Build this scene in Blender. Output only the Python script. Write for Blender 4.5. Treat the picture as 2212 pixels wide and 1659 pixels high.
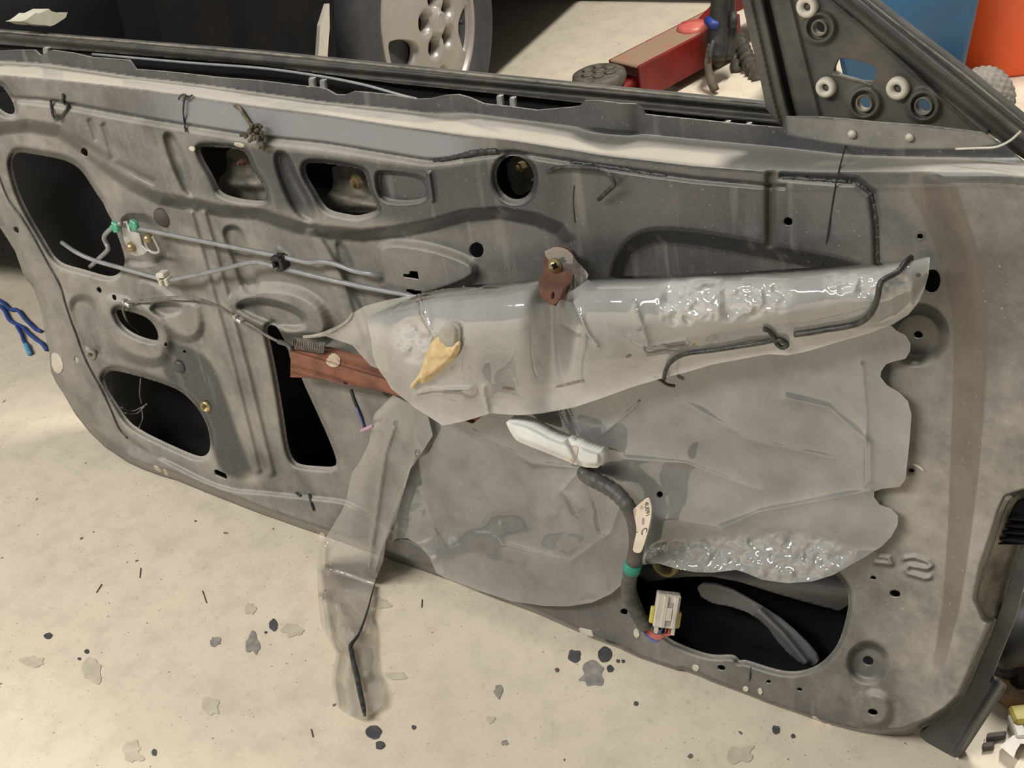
import bpy, math, random
import numpy as np
from mathutils import Vector, Matrix

random.seed(4); rng = np.random.default_rng(7)
SC = bpy.context.scene
COL = SC.collection
for o in list(bpy.data.objects): bpy.data.objects.remove(o)

# ------------------------------------------------------------------ camera
F = 2888.0; CX, CY = 1106.0, 829.5                      # focal length and centre in pixels of a 2212x1659 frame
ROT = np.array([[0.8160144632, 0.1988353989, -0.5427567411],
                [0.5549470150, -0.5321962378, 0.6393754570],
                [-0.1617226216, -0.8229408536, -0.5446229384]])   # image axes (right, down, forward) -> world
CAM = np.array([0.87625312, -0.94566181, 1.1544])
ND = np.array([0.0, -0.9961947, 0.08715574])            # normal of the leaning door, towards the viewer
VD = np.array([0.0, 0.08715574, 0.9961947])             # up along the door
cam = bpy.data.cameras.new('camera'); co = bpy.data.objects.new('camera', cam); COL.objects.link(co)
cam.sensor_width = 36; cam.lens = F / 2212 * 36; cam.clip_start = .05
cr, cd, cf = (Vector(ROT[:, i]) for i in range(3))
m = Matrix.Identity(4)
for r in range(3):
    m[r][0], m[r][1], m[r][2], m[r][3] = cr[r], -cd[r], -cf[r], CAM[r]
co.matrix_world = m; SC.camera = co

# ------------------------------------------------------------------ light
W = bpy.data.worlds.new('garage'); SC.world = W; W.use_nodes = True
W.node_tree.nodes['Background'].inputs[0].default_value = (1, .97, .93, 1)
W.node_tree.nodes['Background'].inputs[1].default_value = .20
def area(name, loc, sx, sy, power, col):
    l = bpy.data.lights.new(name, 'AREA'); l.shape = 'RECTANGLE'; l.size = sx; l.size_y = sy
    l.energy = power; l.color = col
    o = bpy.data.objects.new(name, l); COL.objects.link(o); o.location = loc
    return o
for ty in (-1.78, -2.04): area('ceiling_tube_front', (-.95, ty, 2.5), 2.5, .06, 54, (1, .970, .925))  # unseen tubes; the second one is added for more highlights on the plastic
area('ceiling_tube_back', (.30, 1.60, 2.55), .10, 1.1, 76, (1, .965, .91))
SC.view_settings.view_transform = 'Standard'; SC.view_settings.look = 'None'
SC.view_settings.exposure = 0.13; SC.view_settings.gamma = 1; SC.view_settings.use_curve_mapping = False

# ------------------------------------------------------------------ mapping helpers
def rays(x, y):
    x = np.asarray(x, float); y = np.asarray(y, float)
    v = np.stack([(x - CX) / F, (y - CY) / F, np.ones_like(x)], -1)
    return v @ ROT.T
def dpt(x, y, h=0.0):
    """world point seen at (x, y) on the plane h metres in front of the door"""
    d = rays(x, y); t = (np.asarray(h, float) - CAM @ ND) / (d @ ND)
    return CAM + d * np.asarray(t)[..., None]
def gpt(x, y, z=0.0):
    """world point seen at (x, y) at height z"""
    d = rays(x, y); t = (np.asarray(z, float) - CAM[2]) / d[..., 2]
    return CAM + d * np.asarray(t)[..., None]
def hfloor(x, y, z=0.0): return gpt(x, y, z) @ ND
def mpp(x, y, h=0.0):
    """metres per pixel there"""
    p = dpt(x, y, h) - CAM; return float(p @ ROT[:, 2]) / F
def sm(t): t = np.clip(t, 0, 1); return t * t * (3 - 2 * t)

def chaikin(p, it=2, closed=True):
    p = np.asarray(p, float)
    for _ in range(it):
        if closed:
            q = np.roll(p, -1, 0); p = np.stack([.75 * p + .25 * q, .25 * p + .75 * q], 1).reshape(-1, p.shape[1])
        else:
            a, b = p[:-1], p[1:]
            q = np.stack([.75 * a + .25 * b, .25 * a + .75 * b], 1).reshape(-1, p.shape[1])
            p = np.concatenate([p[:1], q[1:-1], p[-1:]])
    return p
def ell(cx, cy, rx, ry, ang=0, n=28):
    t = np.linspace(0, 2 * np.pi, n, endpoint=False); c, s = math.cos(math.radians(ang)), math.sin(math.radians(ang))
    u, v = rx * np.cos(t), ry * np.sin(t)
    return np.stack([cx + u * c - v * s, cy + u * s + v * c], 1)
def seg_dist(X, Y, a, b):
    ax, ay = a; bx, by = b; dx, dy = bx - ax, by - ay; L = dx * dx + dy * dy + 1e-9
    t = np.clip(((X - ax) * dx + (Y - ay) * dy) / L, 0, 1)
    return np.hypot(X - ax - t * dx, Y - ay - t * dy)
def sdf(poly, X, Y, pad=90):
    """signed distance in pixels, positive inside; exact within pad of the polygon"""
    poly = np.asarray(poly, float); out = np.full(X.shape, -float(pad))
    x0, y0 = poly.min(0) - pad; x1, y1 = poly.max(0) + pad
    mk = (X >= x0) & (X <= x1) & (Y >= y0) & (Y <= y1)
    if not mk.any(): return out
    x, y = X[mk], Y[mk]; d = np.full(x.shape, 1e9); ins = np.zeros(x.shape, bool)
    for a, b in zip(poly, np.roll(poly, -1, 0)):
        d = np.minimum(d, seg_dist(x, y, a, b))
        c = (a[1] > y) != (b[1] > y)
        if abs(b[1] - a[1]) > 1e-9: ins ^= c & (x < (b[0] - a[0]) * (y - a[1]) / (b[1] - a[1]) + a[0])
    out[mk] = np.where(ins, d, -d); return out
def pdist(line, X, Y, pad=60):
    line = np.asarray(line, float); out = np.full(X.shape, 1e3)
    x0, y0 = line.min(0) - pad; x1, y1 = line.max(0) + pad
    mk = (X >= x0) & (X <= x1) & (Y >= y0) & (Y <= y1)
    if mk.any():
        x, y = X[mk], Y[mk]; d = np.full(x.shape, 1e3)
        for a, b in zip(line[:-1], line[1:]): d = np.minimum(d, seg_dist(x, y, a, b))
        out[mk] = d
    return out
def sinterp(x, xs, ys, sg=18):
    a = np.arange(xs[0], xs[-1] + 1, 4.0); b = np.interp(a, xs, ys); k = np.exp(-.5 * (np.arange(-40, 41) * 4 / sg) ** 2); k /= k.sum()
    return np.interp(x, a, np.convolve(np.pad(b, 40, mode='reflect', reflect_type='odd'), k, 'valid'))
_nt = np.random.default_rng(3).random((256, 256))
def vnoise(X, Y, s, seed=0):
    x = X / s + seed * 17.3; y = Y / s + seed * 9.1
    xi = np.floor(x).astype(int); yi = np.floor(y).astype(int); fx = sm(x - xi); fy = sm(y - yi)
    g = lambda i, j: _nt[i & 255, j & 255]
    return (g(xi, yi) * (1 - fx) + g(xi + 1, yi) * fx) * (1 - fy) + (g(xi, yi + 1) * (1 - fx) + g(xi + 1, yi + 1) * fx) * fy - .5
def fbm(X, Y, s, o=3, seed=0):
    return sum(vnoise(X, Y, s / 2 ** k, seed + k) / 2 ** k for k in range(o))

# ------------------------------------------------------------------ mesh / object helpers
ORG = {}
def empty(name, loc, label, cat, group=None):
    o = bpy.data.objects.new(name, None); COL.objects.link(o); o.location = loc; o.empty_display_size = .05
    o['label'] = label; o['category'] = cat
    if group: o['group'] = group
    ORG[o.name] = np.array(loc, float); return o
def mesh(name, V, Fs, mat, parent=None, smooth=True, org=None, attrs=None, label=None):
    V = np.asarray(V, float)
    if parent is not None: base = ORG[parent.name]
    elif org is not None: base = np.array(org, float)
    else: base = np.zeros(3)
    me = bpy.data.meshes.new(name)
    if isinstance(Fs, np.ndarray):
        n, k = Fs.shape
        me.vertices.add(len(V)); me.vertices.foreach_set('co', (V - base).astype(np.float32).ravel())
        me.loops.add(n * k); me.loops.foreach_set('vertex_index', Fs.astype(np.int32).ravel())
        me.polygons.add(n); me.polygons.foreach_set('loop_start', np.arange(0, n * k, k, dtype=np.int32))
        me.update(calc_edges=True); me.validate()
    else:
        me.from_pydata((V - base).tolist(), [], [list(f) for f in Fs]); me.update()
    if smooth: me.polygons.foreach_set('use_smooth', [True] * len(me.polygons))
    for k, a in (attrs or {}).items():
        at = me.attributes.new(k, 'FLOAT', 'POINT'); at.data.foreach_set('value', np.asarray(a, np.float32))
    me.materials.append(mat)
    o = bpy.data.objects.new(name, me); COL.objects.link(o)
    if parent is not None: o.parent = parent
    else: o.location = base
    ORG[o.name] = base
    if label: o['label'] = label
    return o
def tag(o, label, cat, group=None, kind=None):
    if label: o['label'] = label
    if cat: o['category'] = cat
    if group: o['group'] = group
    if kind: o['kind'] = kind
    return o
def march(S, x0, y0, st):
    """triangles of the region S>0 of a regular grid; returns pixel xy of the vertices and triangles"""
    ny, nx = S.shape; s = S.ravel().copy(); s[np.abs(s) < .04] = .04
    idx = np.arange(ny * nx).reshape(ny, nx)
    a, b, c, d = idx[:-1, :-1].ravel(), idx[:-1, 1:].ravel(), idx[1:, 1:].ravel(), idx[1:, :-1].ravel()
    T = np.concatenate([np.stack([a, d, b], 1), np.stack([b, d, c], 1)])
    ins = s[T] > 0; n = ins.sum(1); tris = [T[n == 3]]; N = ny * nx
    enc = lambda p, q: np.minimum(p, q) * N + np.maximum(p, q)
    t1, i1 = T[n == 1], ins[n == 1].argmax(1); r = np.arange(len(t1))
    A, B, C = t1[r, i1], t1[r, (i1 + 1) % 3], t1[r, (i1 + 2) % 3]
    t2, i2 = T[n == 2], (~ins[n == 2]).argmax(1); r = np.arange(len(t2))
    O, Pq, Q = t2[r, i2], t2[r, (i2 + 1) % 3], t2[r, (i2 + 2) % 3]
    e = np.concatenate([enc(A, B), enc(A, C), enc(O, Pq), enc(O, Q)])
    u, inv = np.unique(e, return_inverse=True); inv = inv + N; k = len(A); l = len(O)
    AB, AC, OP, OQ = inv[:k], inv[k:2 * k], inv[2 * k:2 * k + l], inv[2 * k + l:]
    tris += [np.stack([A, AB, AC], 1), np.stack([OP, Pq, Q], 1), np.stack([OP, Q, OQ], 1)]
    T = np.concatenate(tris)
    p, q = u // N, u % N; t = s[p] / (s[p] - s[q])
    gx, gy = x0 + st * (np.arange(N) % nx), y0 + st * (np.arange(N) // nx)
    px = np.concatenate([gx, gx[p] + t * (gx[q] - gx[p])]); py = np.concatenate([gy, gy[p] + t * (gy[q] - gy[p])])
    use, T = np.unique(T, return_inverse=True); T = T.reshape(-1, 3)
    return px[use], py[use], T
def boundary(T):
    e = np.concatenate([T[:, [0, 1]], T[:, [1, 2]], T[:, [2, 0]]]); k = np.sort(e, 1)
    u, i, c = np.unique(k[:, 0].astype(np.int64) * (T.max() + 1) + k[:, 1], return_index=True, return_counts=True)
    return e[i[c == 1]]
def relief(name, poly, hf, mat, parent=None, holes=(), st=3, thick=.002, back=False, attrs=None, cut=None, org=None, label=None, smooth=True):
    """sheet whose outline is poly, standing hf(x, y) in front of the door, its rims turned back by thick"""
    poly = np.asarray(poly, float)
    x0, y0 = poly.min(0) - 2 * st; x1, y1 = poly.max(0) + 2 * st
    gx = np.arange(x0, x1 + st, st); gy = np.arange(y0, y1 + st, st); X, Y = np.meshgrid(gx, gy)
    S = sdf(poly, X, Y, 1e4)
    for hp in holes: S = np.minimum(S, -sdf(hp, X, Y, 60))
    if cut is not None: S = np.minimum(S, cut(X, Y))
    px, py, T = march(S, x0, y0, st)
    h = hf(px, py) if callable(hf) else np.full(px.shape, float(hf))
    V = dpt(px, py, h); A = {k: f(px, py) for k, f in (attrs or {}).items()}
    n0 = len(V)
    # orient towards the camera
    nrm = np.cross(V[T[:, 1]] - V[T[:, 0]], V[T[:, 2]] - V[T[:, 0]])
    if (nrm @ ND).sum() < 0: T = T[:, ::-1]
    if thick:
        E_ = boundary(T); bi, inv = np.unique(E_, return_inverse=True); inv = inv.reshape(-1, 2)
        if back:
            V2 = V - ND * thick; m_ = {k: k for k in ()}
            a, b = E_[:, 0], E_[:, 1]
            T = np.concatenate([T, T[:, ::-1] + n0, np.stack([a, a + n0, b], 1), np.stack([b, a + n0, b + n0], 1)])
            V = np.concatenate([V, V2]); A = {k: np.concatenate([v, v]) for k, v in A.items()}
        else:
            V2 = V[bi] - ND * thick; a, b = E_[:, 0], E_[:, 1]; c, d = inv[:, 0] + n0, inv[:, 1] + n0
            T = np.concatenate([T, np.stack([a, c, b], 1), np.stack([b, c, d], 1)])
            V = np.concatenate([V, V2]); A = {k: np.concatenate([v, v[bi]]) for k, v in A.items()}
    return mesh(name, V, T, mat, parent, smooth=smooth, attrs=A, org=org, label=label)
def spline(P, n=6):
    P = np.asarray(P, float)
    if len(P) < 3: return P
    Q = np.concatenate([[2 * P[0] - P[1]], P, [2 * P[-1] - P[-2]]]); out = []
    for i in range(1, len(Q) - 2):
        for t in np.arange(n) / n:
            a, b, c, d = Q[i - 1:i + 3]
            out.append(.5 * ((2 * b) + (-a + c) * t + (2 * a - 5 * b + 4 * c - d) * t ** 2 + (-a + 3 * b - 3 * c + d) * t ** 3))
    out.append(P[-1]); return np.array(out)
def tubeVF(P, rad, seg=8):
    P = np.asarray(P, float); n = len(P); rad = np.broadcast_to(np.asarray(rad, float), (n,))
    t = np.gradient(P, axis=0); t /= np.linalg.norm(t, axis=1)[:, None] + 1e-12
    u = np.cross(t[0], [0.3, 0.5, .81]); u /= np.linalg.norm(u); V = []
    for i in range(n):
        u = u - t[i] * (u @ t[i]); u /= np.linalg.norm(u); w = np.cross(t[i], u)
        for k in range(seg):
            a = 2 * math.pi * k / seg; V.append(P[i] + rad[i] * (math.cos(a) * u + math.sin(a) * w))
    Fs = [(i * seg + k, i * seg + (k + 1) % seg, (i + 1) * seg + (k + 1) % seg, (i + 1) * seg + k) for i in range(n - 1) for k in range(seg)]
    Fs += [tuple(range(seg))[::-1], tuple((n - 1) * seg + k for k in range(seg))]
    return np.array(V), Fs
def tube(name, P, rad, mat, parent=None, seg=8, n=6, org=None, label=None):
    P = spline(P, n) if n else np.asarray(P, float)
    if not np.isscalar(rad):
        rad = np.interp(np.linspace(0, 1, len(P)), np.linspace(0, 1, len(rad)), rad)
    V, Fs = tubeVF(P, rad, seg); return mesh(name, V, Fs, mat, parent, org=org, label=label)
def dtube(name, pts, rpx, mat, parent=None, h=None, **k):
    """tube through pixels (x, y, h)"""
    p = np.array([(q[0], q[1], q[2] if len(q) > 2 else h) for q in pts], float)
    r = rpx * mpp(p[:, 0].mean(), p[:, 1].mean(), p[:, 2].mean())
    return tube(name, dpt(p[:, 0], p[:, 1], p[:, 2]), r, mat, parent, **k)
def latheVF(prof, c, ax, seg=24, caps=True):
    c = np.asarray(c, float); ax = np.asarray(ax, float); ax = ax / np.linalg.norm(ax)
    u = np.cross(ax, [0, 0, 1.0] if abs(ax[2]) < .9 else [1.0, 0, 0]); u /= np.linalg.norm(u); w = np.cross(ax, u)
    V = []; n = len(prof)
    for r, z in prof:
        for k in range(seg):
            a = 2 * math.pi * k / seg; V.append(c + ax * z + r * (math.cos(a) * u + math.sin(a) * w))
    Fs = [(i * seg + k, i * seg + (k + 1) % seg, (i + 1) * seg + (k + 1) % seg, (i + 1) * seg + k) for i in range(n - 1) for k in range(seg)]
    if caps and prof[0][0] > 0: Fs.append(tuple(range(seg))[::-1])
    if caps and prof[-1][0] > 0: Fs.append(tuple((n - 1) * seg + k for k in range(seg)))
    return np.array(V), Fs
def lathe(name, prof, c, ax, mat, parent=None, seg=24, org=None, smooth=True, label=None, caps=True):
    V, Fs = latheVF(prof, c, ax, seg, caps); return mesh(name, V, Fs, mat, parent, smooth, org, label=label)
def boxVF(c, ux, uy, uz, b=0.0):
    """box from a centre and three half vectors, edges cut by b"""
    c, ux, uy, uz = (np.asarray(v, float) for v in (c, ux, uy, uz)); L = [np.linalg.norm(v) for v in (ux, uy, uz)]
    if b <= 0:
        V = [c + i * ux + j * uy + k * uz for k in (-1, 1) for j in (-1, 1) for i in (-1, 1)]
        return np.array(V), [(0, 2, 3, 1), (4, 5, 7, 6), (0, 1, 5, 4), (2, 6, 7, 3), (0, 4, 6, 2), (1, 3, 7, 5)]
    fx, fy, fz = (max(0, 1 - b / l) for l in L); V = []; ids = {}
    for i in (-1, 1):
        for j in (-1, 1):
            for k in (-1, 1):
                for ax, (a, bb, cc) in enumerate(((1, fy, fz), (fx, 1, fz), (fx, fy, 1))):
                    ids[i, j, k, ax] = len(V); V.append(c + i * a * ux + j * bb * uy + k * cc * uz)
    Fs = []
    for s in (-1, 1):
        q = [(-1, -1), (1, -1), (1, 1), (-1, 1)]
        Fs.append([ids[s, a, bb, 0] for a, bb in q]); Fs.append([ids[a, s, bb, 1] for a, bb in q]); Fs.append([ids[a, bb, s, 2] for a, bb in q])
    for s in (-1, 1):
        for t in (-1, 1):
            Fs.append([ids[s, t, -1, 0], ids[s, t, 1, 0], ids[s, t, 1, 1], ids[s, t, -1, 1]])
            Fs.append([ids[s, -1, t, 0], ids[s, 1, t, 0], ids[s, 1, t, 2], ids[s, -1, t, 2]])
            Fs.append([ids[-1, s, t, 1], ids[1, s, t, 1], ids[1, s, t, 2], ids[-1, s, t, 2]])
    for i in (-1, 1):
        for j in (-1, 1):
            for k in (-1, 1): Fs.append([ids[i, j, k, a] for a in range(3)])
    V = np.array(V)
    for n, fc in enumerate(Fs):                          # outward faces
        p = V[fc]; nn = np.cross(p[1] - p[0], p[2] - p[0])
        if nn @ (p.mean(0) - c) < 0: Fs[n] = fc[::-1]
    return V, Fs
def join(*parts):
    V = []; Fs = []; n = 0
    for v, f in parts:
        V.append(v); Fs += [tuple(i + n for i in q) for q in f]; n += len(v)
    return np.concatenate(V), Fs
def box(name, c, ux, uy, uz, mat, parent=None, b=0.0, org=None, label=None):
    V, Fs = boxVF(c, ux, uy, uz, b); return mesh(name, V, Fs, mat, parent, smooth=False, org=org, label=label)

# ------------------------------------------------------------------ materials
def newmat(name):
    mt = bpy.data.materials.new(name); mt.use_nodes = True; nt = mt.node_tree
    for n in list(nt.nodes): nt.nodes.remove(n)
    out = nt.nodes.new('ShaderNodeOutputMaterial'); return mt, nt, out
def noise(nt, scale, detail=4, rough=.6, vec=None):
    n = nt.nodes.new('ShaderNodeTexNoise'); n.inputs['Scale'].default_value = scale; n.inputs['Detail'].default_value = detail
    n.inputs['Roughness'].default_value = rough
    if vec is None:
        tc = nt.nodes.new('ShaderNodeTexCoord'); vec = tc.outputs['Object']
    nt.links.new(vec, n.inputs['Vector']); return n.outputs['Fac']
def ramp(nt, fac, a, b, ca=(0, 0, 0, 1), cb=(1, 1, 1, 1)):
    r = nt.nodes.new('ShaderNodeValToRGB'); r.color_ramp.elements[0].position = a; r.color_ramp.elements[1].position = b
    r.color_ramp.elements[0].color = ca; r.color_ramp.elements[1].color = cb
    nt.links.new(fac, r.inputs[0]); return r.outputs['Color']
def mix(nt, fac, a, b):
    n = nt.nodes.new('ShaderNodeMix'); n.data_type = 'RGBA'
    for v, i in ((fac, 0), (a, 6), (b, 7)):
        if isinstance(v, (int, float)): n.inputs[i].default_value = v
        elif isinstance(v, tuple): n.inputs[i].default_value = (*v, 1) if len(v) == 3 else v
        else: nt.links.new(v, n.inputs[i])
    return n.outputs[2]
def math_(nt, op, a, b=None, clamp=False):
    n = nt.nodes.new('ShaderNodeMath'); n.operation = op; n.use_clamp = clamp
    for v, i in ((a, 0), (b, 1)):
        if v is None: continue
        if isinstance(v, (int, float)): n.inputs[i].default_value = v
        else: nt.links.new(v, n.inputs[i])
    return n.outputs[0]
def attr(nt, name):
    n = nt.nodes.new('ShaderNodeAttribute'); n.attribute_name = name; return n.outputs['Fac']
def bump(nt, hgt, strength=.3, dist=.002):
    b = nt.nodes.new('ShaderNodeBump'); b.inputs['Strength'].default_value = strength; b.inputs['Distance'].default_value = dist
    nt.links.new(hgt, b.inputs['Height']); return b.outputs['Normal']
def princ(nt, out, col, rough=.5, metal=0.0, normal=None, spec=.5):
    p = nt.nodes.new('ShaderNodeBsdfPrincipled')
    if isinstance(col, tuple): p.inputs['Base Color'].default_value = (*col[:3], 1)
    else: nt.links.new(col, p.inputs['Base Color'])
    if isinstance(rough, (int, float)): p.inputs['Roughness'].default_value = rough
    else: nt.links.new(rough, p.inputs['Roughness'])
    p.inputs['Metallic'].default_value = metal; p.inputs['Specular IOR Level'].default_value = spec
    if normal is not None: nt.links.new(normal, p.inputs['Normal'])
    if out is not None: nt.links.new(p.outputs[0], out.inputs[0])
    return p
def simple(name, c1, c2=None, scale=40, rough=.5, metal=0.0, lo=.4, hi=.65, bmp=0.0, spec=.5, bscale=None):
    mt, nt, out = newmat(name); c2 = c2 or tuple(v * .7 for v in c1)
    f = noise(nt, scale, 5); col = mix(nt, ramp(nt, f, lo, hi), c1, c2)
    nr = bump(nt, noise(nt, bscale or scale * 3, 4), bmp, .002) if bmp else None
    princ(nt, out, col, rough, metal, nr, spec); return mt
def paint_mat():
    mt, nt, out = newmat('door_paint')
    geo = nt.nodes.new('ShaderNodeNewGeometry'); sep = nt.nodes.new('ShaderNodeSeparateXYZ'); nt.links.new(geo.outputs['Normal'], sep.inputs[0])
    up = nt.nodes.new('ShaderNodeMapRange'); up.interpolation_type = 'SMOOTHSTEP'
    up.inputs[1].default_value = .42; up.inputs[2].default_value = .95; nt.links.new(sep.outputs[2], up.inputs[0])
    blot = ramp(nt, noise(nt, 11, 8, .72), .36, .66); fine = noise(nt, 160, 4)
    d = attr(nt, 'dust')
    k = math_(nt, 'MULTIPLY', d, math_(nt, 'ADD', .45, math_(nt, 'MULTIPLY', blot, .95)))
    dn = nt.nodes.new('ShaderNodeMapRange'); dn.interpolation_type = 'SMOOTHSTEP'; dn.inputs[1].default_value = -.45; dn.inputs[2].default_value = .12; dn.inputs[3].default_value = .15; dn.inputs[4].default_value = 1
    nt.links.new(sep.outputs[2], dn.inputs[0]); k = math_(nt, 'MULTIPLY', k, dn.outputs[0])       # less dustiness on faces that look down, which also paints their shade darker
    k = math_(nt, 'ADD', k, math_(nt, 'MULTIPLY', up.outputs[0], .45))
    k = math_(nt, 'ADD', k, math_(nt, 'MULTIPLY', math_(nt, 'SUBTRACT', fine, .5), .12), True)
    col = mix(nt, k, (.043, .044, .048), (.38, .352, .300))
    col = mix(nt, math_(nt, 'MULTIPLY', attr(nt, 'stain'), .85), col, (.125, .102, .074))
    col = mix(nt, attr(nt, 'clean'), col, (.262, .266, .280))  # lighter bluish colour paints in the reflection on the waist face
    col = mix(nt, attr(nt, 'cream'), col, (.47, .425, .335))
    sc_n = nt.nodes.new('ShaderNodeTexNoise'); mp = nt.nodes.new('ShaderNodeMapping'); tcc = nt.nodes.new('ShaderNodeTexCoord'); mp.inputs['Scale'].default_value = (60, 60, 4); mp.inputs['Rotation'].default_value = (0, .5, 0)
    nt.links.new(tcc.outputs['Object'], mp.inputs[0]); nt.links.new(mp.outputs[0], sc_n.inputs['Vector']); sc_n.inputs['Scale'].default_value = 1.0; sc_n.inputs['Detail'].default_value = 3
    col = mix(nt, math_(nt, 'MULTIPLY', ramp(nt, sc_n.outputs['Fac'], .60, .72), .22), col, (.36, .33, .28))
    speck = ramp(nt, noise(nt, 300, 2), .70, .74)
    col = mix(nt, math_(nt, 'MULTIPLY', speck, .5), col, (.5, .47, .42))
    rough = math_(nt, 'ADD', .24, math_(nt, 'MULTIPLY', k, .5), True)
    princ(nt, out, col, rough, 0, bump(nt, noise(nt, 90, 4), .06, .002), .5); return mt
M = {}
M['paint'] = paint_mat()
M['inside'] = simple('bare_inside', (.006, .006, .0065), (.010, .010, .010), 12, .8, spec=.2)  # cavity shade put into the colour: near-black so openings look unlit
M['skin'] = simple('outer_skin_paint', (.055, .055, .058), (.09, .082, .07), 18, .45)
M['rail'] = simple('dusty_black_trim', (.050, .048, .044), (.10, .09, .072), 22, .6, bmp=.1)
M['beam'] = simple('primer_grey', (.13, .13, .135), (.17, .16, .145), 14, .5)
M['edge_dust'] = simple('dusty_edge', (.26, .23, .18), (.10, .09, .075), 40, .75)
M['black'] = simple('black_rubber', (.012, .012, .012), (.03, .028, .025), 30, .6)
M['sealant'] = simple('black_sealant', (.016, .017, .018), (.06, .058, .052), 120, .38, bmp=.4)
M['rod'] = simple('zinc_rod', (.32, .32, .325), (.24, .24, .245), 60, .45, .3)
M['wire'] = simple('dirty_wire', (.20, .18, .15), (.10, .09, .07), 80, .6)
M['white_plastic'] = simple('off_white_plastic', (.62, .58, .50), (.50, .46, .38), 40, .45)
M['washer'] = simple('ivory_washer', (.60, .56, .46), (.50, .45, .36), 50, .45)
M['green'] = simple('green_clip', (.10, .42, .27), (.06, .28, .18), 60, .4)
M['zinc'] = simple('white_zinc', (.50, .50, .47), (.36, .36, .33), 40, .4, .35)
M['brass'] = simple('yellow_zinc_bolt', (.42, .33, .17), (.30, .23, .11), 60, .35, .7)
M['rust'] = simple('rust', (.15, .068, .042), (.09, .042, .028), 45, .85, lo=.35, hi=.7, bmp=.5)
M['rust_bar'] = simple('rust_red_primer', (.23, .090, .052), (.13, .055, .035), 35, .75, bmp=.4)
M['plug'] = simple('brown_plug', (.085, .066, .060), (.07, .055, .05), 30, .7)
M['yellow'] = simple('yellow_plastic', (.55, .48, .10), (.45, .38, .08), 50, .5)
M['yellow_dull'] = simple('aged_yellow_ring', (.40, .33, .15), (.30, .24, .1), 50, .6)
M['foam'] = simple('white_foam', (.70, .70, .66), (.60, .59, .54), 25, .8, bmp=.15)
M['tan'] = simple('tan_adhesive', (.66, .50, .27), (.50, .36, .17), 70, .7, bmp=.5, lo=.45, hi=.7)
M['tan_grey'] = simple('grey_adhesive', (.36, .34, .28), (.26, .24, .2), 60, .6, bmp=.4)
M['sleeve'] = simple('dark_loom_sleeve', (.055, .052, .048), (.11, .10, .09), 60, .5, bmp=.3)
M['paper'] = simple('cream_paper', (.70, .61, .50), (.64, .55, .45), 40, .7)
M['ink'] = simple('print_ink', (.03, .03, .03), (.05, .05, .05), 50, .7)
M['ink_grey'] = simple('faint_print', (.36, .31, .26), (.42, .37, .3), 300, .7)
M['tape'] = simple('green_tape', (.02, .26, .18), (.015, .2, .14), 60, .45)
M['pinkwire'] = simple('pink_wire', (.45, .13, .10), (.38, .10, .08), 80, .45)
M['lilac'] = simple('lilac_wire', (.50, .32, .40), (.45, .28, .36), 80, .45)
M['bluewire'] = simple('blue_wire', (.10, .13, .42), (.08, .10, .34), 80, .45)
M['bluetwine'] = simple('blue_twine', (.035, .075, .30), (.02, .045, .19), 90, .7)
M['lightblue'] = simple('light_blue_end', (.10, .35, .60), (.08, .3, .52), 90, .5)
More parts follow.
